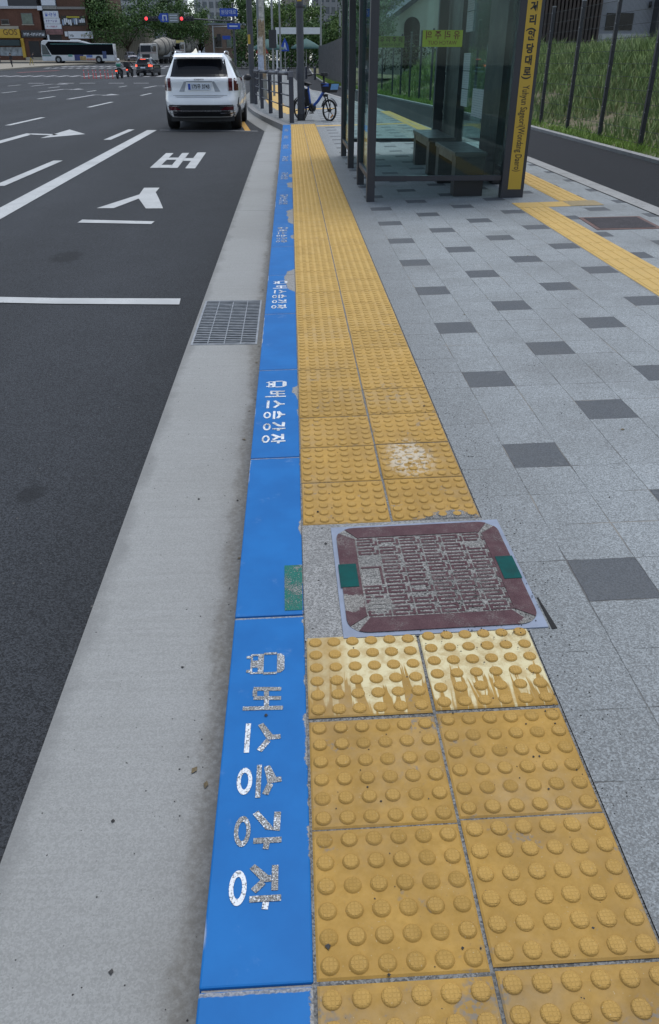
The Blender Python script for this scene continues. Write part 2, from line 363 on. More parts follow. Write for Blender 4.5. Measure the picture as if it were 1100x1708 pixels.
# ------------------------------------------------------------------ mesh builder
class MB:
    def __init__(s): s.v = []; s.f = []; s.mi = []; s.sm = []
    def add(s, vs, fs, mi=0, smooth=False):
        o = len(s.v); s.v.extend(tuple(v) for v in vs)
        for f in fs: s.f.append(tuple(i + o for i in f)); s.mi.append(mi); s.sm.append(smooth)
        return s
    def box(s, x0, x1, y0, y1, z0, z1, mi=0):
        vs = [(x, y, z) for z in (z0, z1) for y in (y0, y1) for x in (x0, x1)]
        return s.add(vs, [(0, 2, 3, 1), (4, 5, 7, 6), (0, 1, 5, 4), (2, 6, 7, 3), (0, 4, 6, 2), (1, 3, 7, 5)], mi)
    def obox(s, c, size, M=None, mi=0):
        M = M or Matrix.Identity(3); c = Vector(c)
        hx, hy, hz = (k / 2 for k in size)
        vs = [c + M @ Vector((x, y, z)) for z in (-hz, hz) for y in (-hy, hy) for x in (-hx, hx)]
        return s.add(vs, [(0, 2, 3, 1), (4, 5, 7, 6), (0, 1, 5, 4), (2, 6, 7, 3), (0, 4, 6, 2), (1, 3, 7, 5)], mi)
    def cyl(s, p0, p1, r0, r1=None, n=14, mi=0, caps=True):
        r1 = r0 if r1 is None else r1
        p0, p1 = Vector(p0), Vector(p1); d = (p1 - p0).normalized()
        a = d.orthogonal().normalized(); b = d.cross(a)
        vs = []
        for p, r in ((p0, r0), (p1, r1)):
            for k in range(n):
                t = 2 * PI * k / n; vs.append(p + a * (r * math.cos(t)) + b * (r * math.sin(t)))
        fs = [(k, (k + 1) % n, n + (k + 1) % n, n + k) for k in range(n)]
        s.add(vs, fs, mi, True)
        if caps: s.add(vs, [tuple(reversed(range(n))), tuple(range(n, 2 * n))], mi)
        return s
    def tube(s, pts, r, n=8, mi=0):
        pts = [Vector(p) for p in pts]; rs = r if isinstance(r, (list, tuple)) else [r] * len(pts)
        vs = []; ref = None
        for i, p in enumerate(pts):
            d = (pts[min(i + 1, len(pts) - 1)] - pts[max(i - 1, 0)]).normalized()
            if ref is None: ref = d.orthogonal().normalized()
            a = (ref - d * ref.dot(d)).normalized(); ref = a; b = d.cross(a)
            for k in range(n):
                t = 2 * PI * k / n; vs.append(p + a * (rs[i] * math.cos(t)) + b * (rs[i] * math.sin(t)))
        fs = [(i * n + k, i * n + (k + 1) % n, (i + 1) * n + (k + 1) % n, (i + 1) * n + k) for i in range(len(pts) - 1) for k in range(n)]
        fs += [tuple(reversed(range(n))), tuple(range((len(pts) - 1) * n, len(pts) * n))]
        return s.add(vs, fs, mi, True)
    def lathe(s, prof, c=(0, 0, 0), axis='Z', n=20, mi=0, caps=True):
        vs = []
        for (r, h) in prof:
            for k in range(n):
                t = 2 * PI * k / n; a, b = r * math.cos(t), r * math.sin(t)
                p = {'Z': (a, b, h), 'X': (h, a, b), 'Y': (b, h, a)}[axis]
                vs.append((p[0] + c[0], p[1] + c[1], p[2] + c[2]))
        fs = [(i * n + k, i * n + (k + 1) % n, (i + 1) * n + (k + 1) % n, (i + 1) * n + k) for i in range(len(prof) - 1) for k in range(n)]
        s.add(vs, fs, mi, True)
        ends = []
        if not caps: return s
        if prof[0][0] > 1e-6: ends.append(tuple(reversed(range(n))))
        if prof[-1][0] > 1e-6: ends.append(tuple(range((len(prof) - 1) * n, len(prof) * n)))
        return s.add(vs, ends, mi) if ends else s
    def ell(s, c, r, n=14, m=8, mi=0):
        rx, ry, rz = r if isinstance(r, (tuple, list)) else (r, r, r)
        vs = [(c[0] + rx * math.cos(2 * PI * k / n) * math.sin(PI * j / m), c[1] + ry * math.sin(2 * PI * k / n) * math.sin(PI * j / m), c[2] - rz * math.cos(PI * j / m)) for j in range(m + 1) for k in range(n)]
        return s.add(vs, [(j * n + k, j * n + (k + 1) % n, (j + 1) * n + (k + 1) % n, (j + 1) * n + k) for j in range(m) for k in range(n)], mi, True)
    def prism(s, poly, a, b, axis='Z', mi=0):
        P = {'Z': lambda u, v, w: (u, v, w), 'Y': lambda u, v, w: (u, w, v), 'X': lambda u, v, w: (w, u, v)}[axis]
        n = len(poly)
        vs = [P(u, v, a) for u, v in poly] + [P(u, v, b) for u, v in poly]
        return s.add(vs, [tuple(range(n)), tuple(range(2 * n - 1, n - 1, -1))] + [(k, n + k, n + (k + 1) % n, (k + 1) % n) for k in range(n)], mi)
    def quad(s, *p, mi=0): return s.add(p, [tuple(range(len(p)))], mi)
    def stroke(s, pts, w, z, mi=0):          # flat painted stroke, mitred, as a thin sheet
        P = [Vector((p[0], p[1])) for p in pts]; L = []; Rr = []
        for i, p in enumerate(P):
            d = (P[min(i + 1, len(P) - 1)] - P[max(i - 1, 0)]).normalized(); nrm = Vector((-d.y, d.x))
            k = 1.0
            if 0 < i < len(P) - 1:
                d0 = (p - P[i - 1]).normalized(); k = 1 / max(0.5, abs(nrm.dot(Vector((-d0.y, d0.x)))))
            L.append(p + nrm * w * 0.5 * k); Rr.append(p - nrm * w * 0.5 * k)
        zz = z if callable(z) else (lambda x, y: z)
        vs = [(p.x, p.y, zz(p.x, p.y)) for q in zip(Rr, L) for p in q]
        return s.add(vs, [(2 * i, 2 * i + 2, 2 * i + 3, 2 * i + 1) for i in range(len(P) - 1)], mi)
    def ring(s, c, ro, ri, z, n=28, mi=0):
        zz = z if callable(z) else (lambda x, y: z); vs = []
        for k in range(n):
            t = 2 * PI * k / n
            for (a, b) in (ri, ro):
                x, y = c[0] + a * math.cos(t), c[1] + b * math.sin(t); vs.append((x, y, zz(x, y)))
        return s.add(vs, [(2 * k, 2 * k + 1, 2 * ((k + 1) % n) + 1, 2 * ((k + 1) % n)) for k in range(n)], mi)
    def build(s, name, mats, parent=None, bevel=0.0, loc=None, rz=0.0, subd=0):
        me = bpy.data.meshes.new(name); me.from_pydata(s.v, [], s.f)
        mats = mats if isinstance(mats, (list, tuple)) else [mats]
        for m in mats: me.materials.append(m)
        me.polygons.foreach_set("material_index", s.mi); me.polygons.foreach_set("use_smooth", s.sm)
        me.update()
        o = bpy.data.objects.new(name, me); COL.objects.link(o)
        if parent is not None: o.parent = parent
        if loc is not None: o.location = loc
        o.rotation_euler.z = rz
        if bevel:
            b = o.modifiers.new("bevel", 'BEVEL'); b.width = bevel; b.segments = 2; b.limit_method = 'ANGLE'; b.angle_limit = R(40)
        if subd:
            b = o.modifiers.new("smooth", 'SUBSURF'); b.levels = subd; b.render_levels = subd
        return o

def thing(name, label, cat, loc=(0, 0, 0), rz=0.0, group=None):
    o = bpy.data.objects.new(name, None); COL.objects.link(o)
    o.location = loc; o.rotation_euler.z = rz; o.empty_display_size = 0.2
    return tag(o, label, cat, group)
def tag(o, label, cat, group=None):
    o["label"] = label; o["category"] = cat
    if group: o["group"] = group
    return o
def struct(o, kind="structure"):
    o["kind"] = kind; return o
def copy_tree(o, parent=None):
    kids = [c for c in ALLCH(o)]
    c = o.copy(); COL.objects.link(c)
    if parent is not None: c.parent = parent
    for k in kids: copy_tree(k, c)
    return c
def ALLCH(o): return [c for c in bpy.data.objects if c.parent == o]

def text_into(mb, body, size, origin, right, up, mi=0, center=True, lift=0.0, wscale=1.0, bold=0.0):
    cu = bpy.data.curves.new("lettering", 'FONT'); cu.body = body; cu.size = size; cu.resolution_u = 3; cu.offset = bold
    if center: cu.align_x = 'CENTER'; cu.align_y = 'CENTER'
    ob = bpy.data.objects.new("lettering", cu); COL.objects.link(ob)
    bpy.context.view_layer.update()
    me = bpy.data.meshes.new_from_object(ob.evaluated_get(bpy.context.evaluated_depsgraph_get()))
    o, r, u = Vector(origin), Vector(right), Vector(up); n = r.cross(u).normalized()
    vs = [o + r * (v.co.x * wscale) + u * v.co.y + n * lift for v in me.vertices]
    mb.add(vs, [tuple(p.vertices) for p in me.polygons], mi)
    bpy.data.objects.remove(ob); bpy.data.curves.remove(cu); bpy.data.meshes.remove(me)
    return mb

# ================================================================== GROUND
YS = [-14, -6, 0, 6, 12, 15, 17.5, 18.4, 20.65, 22.3, 24.7, 27, 28.3, 30.5, 33, 36.8, 40, 43, 47.5, 52, 58] + [58 + 5 * k for k in range(1, 13)]
def sheet(name, rows, mat, kind="structure"):          # rows of points (all the same length)
    mb = MB(); n = len(rows[0])
    mb.add([p for r in rows for p in r], [(i * n + k, i * n + k + 1, (i + 1) * n + k + 1, (i + 1) * n + k) for i in range(len(rows) - 1) for k in range(n - 1)], 0, True)
    return struct(mb.build(name, mat), kind)

road_rows = []
for y in [-500, -60, -14, 58] + [58 + 4 * k for k in range(1, 28)] + [200, 300, 700, 1500]:
    z = -0.15 + rise(min(y, 1500)) - 0.003
    road_rows.append([(-900, y, z), (-120, y, z), (-40, y, z), (-4, y, z), (40, y, z), (900, y, z)])
sheet("road", road_rows, ASPHALT)

gx = lambda y: xk(y) - (0.467 if y <= 20 else max(0.42, 0.467 - 0.01 * (y - 20)))
HOLE = (3.85, 4.85)
def gut(y0s, a, b):
    return [[(a(y), y, -0.146 + rise(y)), ((a(y) + b(y)) / 2, y, -0.152 + rise(y) + 0.003), (b(y) , y, -0.158 + rise(y) + 0.012)] for y in y0s]
gm = MB()
def gsheet(ys, fa, fb):
    for y0, y1 in zip(ys, ys[1:]):
        hz = lambda x, y: -0.1455 + (x - gx(y)) / 0.467 * -0.0015 + rise(y)
        gm.quad((fa(y0), y0, hz(fa(y0), y0)), (fb(y0), y0, hz(fb(y0), y0)), (fb(y1), y1, hz(fb(y1), y1)), (fa(y1), y1, hz(fa(y1), y1)))
gsheet([-14, -6, 0, HOLE[0]], gx, xk)
gsheet([HOLE[0], HOLE[1]], gx, lambda y: -0.64)
gsheet([HOLE[0], HOLE[1]], lambda y: -0.24, xk)
gsheet([HOLE[1], 8, 14, 20.65, 22.3, 24.7, 27.5, 30.5, 36, 48, 58] + [58 + 6 * k for k in range(1, 11)], gx, xk)
gm.box(-0.64, -0.24, HOLE[0], HOLE[1], -0.75, -0.749)
gm.box(-0.645, -0.64, HOLE[0], HOLE[1], -0.75, -0.1465); gm.box(-0.24, -0.235, HOLE[0], HOLE[1], -0.75, -0.1475)
gm.box(-0.64, -0.24, HOLE[0] - 0.005, HOLE[0], -0.75, -0.1475); gm.box(-0.64, -0.24, HOLE[1], HOLE[1] + 0.005, -0.75, -0.1475)
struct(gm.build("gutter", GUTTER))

dg = thing("drain_grate", "galvanised steel drain grate set in the concrete gutter beside the blue kerb", "drain grate", (-0.44, 4.35, -0.147))
mb = MB()
mb.box(-0.20, -0.188, -0.5, 0.5, -0.04, 0.004); mb.box(0.188, 0.20, -0.5, 0.5, -0.04, 0.004)
mb.box(-0.188, 0.188, -0.5, -0.488, -0.04, 0.004); mb.box(-0.188, 0.188, 0.488, 0.5, -0.04, 0.004)
mb.build("frame", STEELG, dg)
mb = MB()
for k in range(27):
    y = -0.470 + 0.03615 * k; mb.box(-0.187, 0.187, y - 0.0062, y + 0.0062, -0.012, 0.003)
for x in (-0.10, 0.0, 0.10): mb.box(x - 0.0030, x + 0.0030, -0.487, 0.487, -0.006, 0.0020)
mb.build("grating", STEELG, dg)

# kerb: one metre stones, painted blue along the stop, bare concrete where it swings out
kb = MB()
def kstone(y0, y1, mi, w=0.191):
    for ya, yb in ((y0, y1),):
        xa, xb = xk(ya), xk(yb); x2 = w if mi == 0 else 0.19
        za = lambda x, y: zp(x, y)
        V = []
        for (x, y) in ((xa, ya), (xa + x2, ya), (xb + x2, yb), (xb, yb)): V += [(x, y, -0.30 + rise(y)), (x, y, za(x, y))]
        lip = [(xa - 0.006, ya), (xb - 0.006, yb)]
        kb.add(V, [(0, 2, 3, 1), (2, 4, 5, 3), (4, 6, 7, 5), (6, 0, 1, 7), (1, 3, 5, 7), (0, 6, 4, 2)], mi)
for k in range(-8, 21):
    kstone(k - 0.9975, k - 0.0025, 0)
kstone(20.0025, 20.64, 0)
yy = 20.655
while yy < 112: kstone(yy, yy + (0.98 if yy < 60 else 3.98), 1); yy += 1.0 if yy < 60 else 4.0
kb.add([(-0.189, -8, CROSS * -0.189 - 0.006), (0.0, -8, -0.006), (0.0, 20.6, -0.006), (-0.189, 20.6, CROSS * -0.189 - 0.006)], [(0, 1, 2, 3)], 1)
struct(kb.build("kerb", [BLUE, CONCRETE], bevel=0.004))

# lettering stencilled on the kerb
T = lambda x, y: CROSS * x + 0.0013
def kerb_lettering(dy, mats, seed):
    rr = random.Random(seed); mb = MB()
    def st(pts, w, mi):
        mb.stroke([(x, y + dy) for x, y in pts], w, T, mi)
    g = lambda p=0.75: 1 if rr.random() < p else 0
    m = g()
    st([(-0.153, 0.6458), (-0.0574, 0.6423)], 0.0125, m); st([(-0.1300, 0.7114), (-0.0623, 0.7067)], 0.0125, m); st([(-0.1285, 0.6797), (-0.062, 0.6751)], 0.0125, m)
    st([(-0.1262, 0.7060), (-0.1256, 0.6850)], 0.011, m); st([(-0.0980, 0.7030), (-0.0974, 0.6825)], 0.012, m); st([(-0.0970, 0.6710), (-0.0968, 0.6500)], 0.012, m)
    st([(-0.1369, 0.5964), (-0.1378, 0.5082)], 0.0115, 0); m = g(0.9)
    st([(-0.0622, 0.5519), (-0.0859, 0.5507), (-0.1088, 0.5928)], 0.0135, m); st([(-0.0900, 0.5420), (-0.1095, 0.5122)], 0.0135, m)
    st([(-0.1074, 0.4715), (-0.1083, 0.3839)], 0.0105, g(0.6)); m = g(0.9)
    st([(-0.0591, 0.4303), (-0.0794, 0.4282), (-0.0909, 0.4673)], 0.0135, m); st([(-0.0824, 0.4195), (-0.0929, 0.3918)], 0.0135, m)
    m = g(0.9)
    st([(-0.0659, 0.3465), (-0.0679, 0.3040), (-0.0845, 0.3108), (-0.1115, 0.3476)], 0.0135, m)
    st([(-0.1133, 0.2805), (-0.0578, 0.2803)], 0.0125, m); st([(-0.0868, 0.2738), (-0.0887, 0.2605)], 0.0115, g(0.3))
    m = g(0.9)
    st([(-0.0692, 0.2246), (-0.0694, 0.1724)], 0.0125, m); st([(-0.0763, 0.1975), (-0.087, 0.1969), (-0.1132, 0.2242)], 0.0135, m); st([(-0.0912, 0.1905), (-0.109, 0.173)], 0.0135, m)
    st([(-0.1158, 0.157), (-0.0574, 0.1571)], 0.0125, m); st([(-0.0851, 0.1500), (-0.0871, 0.1361)], 0.0115, g(0.3))
    for c in ((-0.138, 0.4296), (-0.1362, 0.3042), (-0.1383, 0.1813)):
        mb.ring((c[0], c[1] + dy), (0.0165, 0.036), (0.0082, 0.0225), T, 28, g(0.25))
    # the bus pictogram: body, windscreen opening, lamps, wheels
    m = g(0.8); F = lambda *r: [mb.quad(*[(x, y + dy, T(x, y)) for x, y in ((a, b), (c, b), (c, d), (a, d))], mi=m) for (a, c, b, d) in r]
    F((-0.141, -0.136, 0.765, 0.840), (-0.136, -0.122, 0.765, 0.771), (-0.136, -0.122, 0.789, 0.815), (-0.136, -0.122, 0.833, 0.840), (-0.122, -0.1075, 0.765, 0.840),
      (-0.1075, -0.074, 0.761, 0.769), (-0.1075, -0.074, 0.836, 0.844), (-0.151, -0.1415, 0.771, 0.781), (-0.152, -0.1415, 0.824, 0.834))
    for (ya, yb) in ((0.7665, 0.7770), (0.7775, 0.8275), (0.828, 0.8385)):
        x1a = -0.0545 - (0.010 if ya < 0.77 else 0); x1b = -0.0545 - (0.010 if yb > 0.83 else 0)
        mb.quad(*[(x, y + dy, T(x, y)) for x, y in ((-0.0735, ya), (x1a, ya), (x1b, yb), (-0.0735, yb))], mi=m)
    return struct(mb.build("kerb_lettering", mats))
kerb_lettering(0.0, [STENCIL_W, STENCIL_G], 3)
for k, dy in enumerate((1.99, 3.97, 6.03, 8.08, 10.17, 12.35, 14.4, 16.5, 18.4)):
    kerb_lettering(dy, [STENCIL_W, STENCIL_W] if k < 2 else [STENCIL_F, STENCIL_G], 20 + k)
mb = MB(); mb.quad(*[(x, y, T(x, y)) for x, y in ((-0.055, 1.02), (-0.005, 1.02), (-0.003, 1.245), (-0.057, 1.245))])
GREENP = m_stencil("worn_green_paint", 0.0)
GREENP.node_tree.nodes
for nd in GREENP.node_tree.nodes:
    if nd.bl_idname == "ShaderNodeMix" and tuple(round(q, 2) for q in nd.inputs[6].default_value[:3]) == (0.66, 0.68, 0.70): nd.inputs[6].default_value = (0.006, 0.13, 0.10, 1)
struct(mb.build("kerb_marking", GREENP))

# pavement of granite blocks, with the strip of mortar bed under the yellow tiles
pv = []
for y in YS:
    if y > 20.65: continue
    pv.append([(0.6, y, zp(0.6, y)), (2.0, y, zp(2.0, y)), (xl(y) - 0.195, y, zp(xl(y) - 0.195, y))])
sheet("pavement", pv, PAVING)
pv = []
for y in [20.65] + [q for q in YS if q > 20.65]:
    a = xk(y) + 0.19; b = xl(y) - 0.195
    if y > 60: b = xl(y)
    b = max(b, a + 0.3)
    pv.append([(a, y, zp(a, y) - 0.0005), (a * 0.5 + b * 0.5, y, zp(a * .5 + b * .5, y) - 0.0005), (b, y, zp(b, y) - 0.0005)])
sheet("pavement", pv, PAVING)
mb = MB(); mb.add([(-0.002, -8, -0.004), (0.6, -8, zp(0.6, 0) - 0.004), (0.6, 20.65, zp(0.6, 0) - 0.004), (-0.002, 20.65, -0.004)], [(0, 1, 2, 3)])
mb.add([(0.0, 0.885, 0.0), (0.6, 0.885, zp(0.6, 0) - 0.0002), (0.6, 1.478, zp(0.6, 0) - 0.0002), (0.0, 1.478, 0.0)], [(0, 1, 2, 3)], 1)
struct(mb.build("mortar_bed", [MORTAR, m_granite("dusty_granite", (0.25, 0.25, 0.245), 0.8)]))
# edging stones between paving and path
ed = []
for y in YS:
    if y <= 60: ed.append([(xl(y) - 0.188, y, zp(xl(y), y) + 0.001), (xl(y), y, zp(xl(y), y) + 0.002)])
sheet("edging", ed, GRANITE)
sheet("cycle_path", [[(xl(y), y, zp(xl(y), y) - 0.004), ((xl(y) + xr(y)) / 2, y, zp((xl(y) + xr(y)) / 2, y)), (xr(y), y, zp(xr(y), y))] for y in YS], PATHASPH)
mb = MB()
for y0, y1 in zip(YS, YS[1:]):
    for a in (0,):
        p = [(xr(y0), y0), (xr(y0) + 0.12, y0), (xr(y1) + 0.12, y1), (xr(y1), y1)]
        mb.add([(x, y, zp(x, y) + dz) for dz in (-0.1, 0.05) for x, y in p], [(4, 5, 6, 7), (0, 1, 5, 4), (1, 2, 6, 5), (3, 0, 4, 7)])
struct(mb.build("path_kerb", GRANITE))

# ------------------------------------------------------------------ yellow tactile tiles
def stud(mb, x, y, z, r, h, n):
    vs = []; prof = ((r, 0), (r * 0.93, h * 0.62), (r * 0.74, h)) if n > 8 else ((r, 0), (r * 0.76, h))
    for q, dz in prof:
        for k in range(n): vs.append((x + q * math.cos(2 * PI * k / n), y + q * math.sin(2 * PI * k / n), z + dz + CROSS * q * math.cos(2 * PI * k / n)))
    L = len(prof)
    mb.add(vs, [(i * n + k, i * n + (k + 1) % n, (i + 1) * n + (k + 1) % n, (i + 1) * n + k) for i in range(L - 1) for k in range(n)], 0, True)
    mb.add(vs[-n:], [tuple(range(n))], 0, True)
def slab(mb, x0, x1, y0, y1, dz=0.0, e=0.004, d=0.003):
    P = lambda x, y, z: (x, y, zp(x, y) + z + dz)
    a = [P(x0, y0, -d), P(x1, y0, -d), P(x1, y1, -d), P(x0, y1, -d)]; b = [P(x0 + e, y0 + e, 0), P(x1 - e, y0 + e, 0), P(x1 - e, y1 - e, 0), P(x0 + e, y1 - e, 0)]
    mb.add(a + b, [(4, 5, 6, 7)] + [(k, (k + 1) % 4, 4 + (k + 1) % 4, 4 + k) for k in range(4)])
tt = MB(); rr = random.Random(4)
rows = [(-2.4 + 0.3 * k) for k in range(11)] + [1.478 + 0.3 * k for k in range(64)]
for i, y0 in enumerate(rows):
    n = 18 if y0 < 2.4 else (12 if y0 < 6 else 6)
    for c in (0, 1):
        j = rr.uniform(-0.0022, 0.0022); t = rr.uniform(-0.0012, 0.0012)
        ya = y0 + j + (0.006 if c else 0); x0 = 0.003 + 0.3 * c + rr.uniform(-0.001, 0.001)
        slab(tt, x0, x0 + 0.2925, ya + 0.003, ya + 0.2965, t)
        for a in range(6):
            for b in range(6):
                x = x0 + 0.0235 + 0.049 * a; y = ya + 0.0265 + 0.0490 * b
                stud(tt, x, y, zp(x, y) + t, 0.0172 * rr.uniform(0.96, 1.03), 0.0047 * rr.uniform(0.86, 1.06), n)
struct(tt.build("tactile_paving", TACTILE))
# ribbed guide tiles towards the crossing and along the path
gt = MB()
def guide(x0, x1, y0, y1, along='Y', ribs=4):
    slab(gt, x0 + 0.002, x1 - 0.002, y0 + 0.002, y1 - 0.002, 0.0045)
    for k in range(ribs):
        if along == 'Y':
            w = (x1 - x0) / ribs; c = x0 + w * (k + 0.5); a, b, p, q = c - w * 0.27, c + w * 0.27, y0 + 0.012, y1 - 0.012
        else:
            w = (y1 - y0) / ribs; c = y0 + w * (k + 0.5); a, b, p, q = x0 + 0.012, x1 - 0.012, c - w * 0.27, c + w * 0.27
        slab(gt, a, b, p, q, 0.0095, 0.006, 0.005)
y = -3.0
while y < 7.4: guide(2.285, 2.585, y, min(y + 0.3, 7.52)); y += 0.3
y = 7.83
while y < 25: guide(2.80 - max(0, y - 14) * 0.012, 3.10 - max(0, y - 14) * 0.012, y, y + 0.3); y += 0.3
for k in range(3): slab(gt, 2.287 + 0.28 * k, 2.287 + 0.278 * (k + 1), 7.525, 7.82, 0.0045)
for k in range(8): slab(gt, 0.61 + 0.3 * k, 0.905 + 0.3 * k, 19.75, 20.05, 0.004)
y = 25.2
while y < 60: slab(gt, xk(y) + 0.75, xk(y) + 1.3, y, y + 0.6, 0.004); y += 0.61
for k in range(5): slab(gt, 0.0 + 0.3 * k, 0.295 + 0.3 * k, 27.4, 27.9, 0.006)
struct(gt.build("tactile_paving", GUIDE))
mb = MB(); slab(mb, 2.82, 3.16, 7.52, 7.83, 0.006)
struct(mb.build("tactile_paving", simple("olive_worn_tile", (0.27, 0.21, 0.11), 0.8, 0, 0.3, 60)))

# ------------------------------------------------------------------ road markings
def mark(*polys, mat=PAINT, name="road_marking"):
    mb = MB()
    for p in polys:
        mb.quad(*[(x, y, zr(x, y) + 0.002) for x, y in p])
    return struct(mb.build(name, mat))
def bar(x0, y0, x1, y1, w):       # a painted line
    d = Vector((x1 - x0, y1 - y0)).normalized(); n = Vector((-d.y, d.x)) * (w / 2)
    L = math.hypot(x1 - x0, y1 - y0); k = max(1, int(L / 6)); out = []
    for i in range(k):
        a = Vector((x0 + (x1 - x0) * i / k, y0 + (y1 - y0) * i / k)); b = Vector((x0 + (x1 - x0) * (i + 1) / k, y0 + (y1 - y0) * (i + 1) / k))
        out.append([tuple(a - n), tuple(b - n), tuple(b + n), tuple(a + n)])
    return out
mark([(-3.35, 4.86), (-2.2, 4.90), (-1.7, 4.84), (-0.82, 4.78), (-0.83, 4.94), (-1.7, 4.99), (-2.2, 5.05), (-3.35, 5.05)])
mark(*bar(-3.26, 5.0, -3.50, 21.2, 0.24))
mark(*bar(-3.3, 21.2, -0.82, 20.75, 0.10), mat=PAINTWORN)
mark(*bar(-1.08, 20.9, -1.62, 26.6, 0.14), *bar(-1.7, 27, -2.25, 44, 0.14), mat=PAINTYEL)
# 버스, stretched along the lane
mark([(-2.30, 13.05), (-2.16, 13.05), (-2.22, 15.4), (-2.36, 15.4)], [(-1.98, 13.02), (-1.85, 13.02), (-1.93, 15.42), (-2.06, 15.42)],
     [(-2.165, 13.06), (-1.98, 13.05), (-1.985, 13.45), (-2.175, 13.45)], [(-2.19, 14.25), (-2.02, 14.25), (-2.03, 14.6), (-2.20, 14.6)],
     [(-1.72, 12.95), (-1.56, 12.95), (-1.62, 15.5), (-1.78, 15.5)], [(-1.895, 14.05), (-1.745, 14.05), (-1.755, 14.5), (-1.905, 14.5)])
def curve_strip(pts, w0, w1):
    out = []
    for i in range(len(pts) - 1):
        (xa, ya), (xb, yb) = pts[i], pts[i + 1]; u, v = i / (len(pts) - 1), (i + 1) / (len(pts) - 1)
        wa, wb = w0 + (w1 - w0) * u, w0 + (w1 - w0) * v
        out.append([(xa - wa / 2, ya), (xa + wa / 2, ya), (xb + wb / 2, yb), (xb - wb / 2, yb)])
    return out
L1 = [(-2.26 + 0.18, 9.1), (-2.10 + 0.1, 9.55), (-1.93, 10.0), (-1.93, 10.75)]
mark([(-2.30, 9.02), (-2.10, 9.02), (-1.93, 9.75), (-1.98, 10.1)], [(-1.98, 10.1), (-1.93, 9.75), (-1.80, 10.3), (-1.81, 10.72), (-2.02, 10.72)],
     [(-1.93, 9.75), (-1.72, 8.98), (-1.52, 8.98), (-1.68, 9.75), (-1.80, 10.3)])
mark([(-2.30, 8.08), (-1.50, 7.96), (-1.49, 8.12), (-2.29, 8.26)])
# lane dashes
for x, ys in ((-4.06, ((11.0, 14.2), (18.4, 21.45), (29.5, 33), (40, 43), (50, 53), (60, 63))), (-7.68, ((5, 8), (14, 17), (23.1, 26.6), (32.9, 37.5), (45, 48.5), (55, 58.5))),
              (-11.8, ((31, 34), (40.9, 44), (51.2, 53.6), (61, 64))), (-16.1, ((39, 42), (49.3, 52), (59, 62))), (-20.3, ((45, 48), (55, 58), (64, 67)))):
    for a, b in ys: mark(*bar(x, a, x, b, 0.16))
# the turn arrow of the third lane and the worn ones beyond
def arrow(x, y, mat=PAINT, k=1.0):
    mark([(x - 0.11, y - 5.5 * k), (x + 0.11, y - 5.5 * k), (x + 0.11, y), (x - 0.11, y + 0.3)], [(x + 0.10, y - 0.1), (x + 0.72, y - 0.32), (x + 0.72, y - 0.02), (x - 0.10, y + 0.3)],
         [(x + 0.60, y - 1.1 * k), (x + 1.35, y), (x + 0.62, y + 1.5 * k)], mat=mat)
arrow(-6.25, 20.0)
for x, y in ((-10.3, 46), (-14.4, 56), (-18.5, 69), (-9.7, 64)): arrow(x, y, PAINTWORN)
mark(*[b for x in (-18.6, -16.9, -14.6, -21, -12.6) for b in bar(x, 71.5, x + 1.2, 71.6, 0.8)], mat=PAINTWORN)
# zebra crossings
mark(*[[(x, 93.2), (x + 0.62, 93.2), (x + 0.62, 97.6), (x, 97.6)] for x in [-31.0 + 1.3 * k for k in range(23)]], mat=PAINTWORN)
mark(*[[(x, 128), (x + 0.6, 128), (x + 0.6, 131), (x, 131)] for x in [-35.0 + 1.1 * k for k in range(24)]], mat=PAINTWORN)
mark(*[[(x, 135.5), (x + 0.6, 135.5), (x + 0.6, 139.5), (x, 139.5)] for x in [-34.5 + 1.1 * k for k in range(24)]], mat=PAINTWORN)
mark(*bar(-33.2, 110, -30.5, 119, 0.7), mat=PAINTRED)

# far corner pavement and verge, embankment
mb = MB()
pts = [(-140, 114), (-38.5, 115.5), (-37.4, 134), (-35, 141), (-31.6, 146), (-43.5, 147), (-44, 170), (-140, 170)]
def cap(pts, dz, name, mat, sub=None):
    mb = MB(); mb.add([(x, y, zr(x, y) + dz) for x, y in pts] + [(x, y, zr(x, y) - 0.1) for x, y in pts],
                      [tuple(range(len(pts)))] + [(k, len(pts) + k, len(pts) + (k + 1) % len(pts), (k + 1) % len(pts)) for k in range(len(pts))])
    return struct(mb.build(name, mat))
PAVE_FAR = m_concrete("beige_paving", (0.30, 0.27, 0.22))
for (y0, y1) in ((114, 122), (122, 130), (130, 138), (138, 147)):
    e = lambda y: lerp_tab([(114, -38.6), (134, -37.2), (141, -35), (147, -31.6)], y)
    cap([(-140, y0), (e(y0), y0), (e(y1), y1), (-140, y1)], 0.15, "pavement", PAVE_FAR)
cap([(-140, 156.0), (-24, 156.0), (-24, 172), (-140, 172)], 0.17, "pavement", PAVE_FAR)

def hbank(d): 
    t = min(1, max(0, (d - 0.35) / 4.2)); return 1.42 * t * t * (3 - 2 * t) 
SOIL = NT("bank_soil")
_n = SOIL.noise(1.3, 6, 0.7); _g = SOIL.noise(9, 4)
SOIL.set(SOIL.mix(SOIL.rng(_n, 0.4, 0.62), (0.085, 0.105, 0.04), (0.20, 0.165, 0.115)), 0.95, spec=0.2); SOIL.bump(_g, 0.02); SOIL = SOIL.m
rows = []
for y in [-14, -8, -2, 2, 6, 10, 14, 18, 22, 27, 32, 36.8, 42, 46.5, 55, 70, 90, 118]:
    x0 = xr(y) + 0.12; r = []
    for d in (0.0, 0.25, 0.45, 0.9, 1.5, 2.2, 3.0, 3.8, 4.7, 6.5, 14, 60):
        x = x0 + d; r.append((x, y, zp(x0, y) + 0.03 + hbank(d - 0.45) * (1.0 if y < 46 else max(0.05, 1 - (y - 46) / 10))))
    rows.append(r)
sheet("embankment", rows, SOIL)
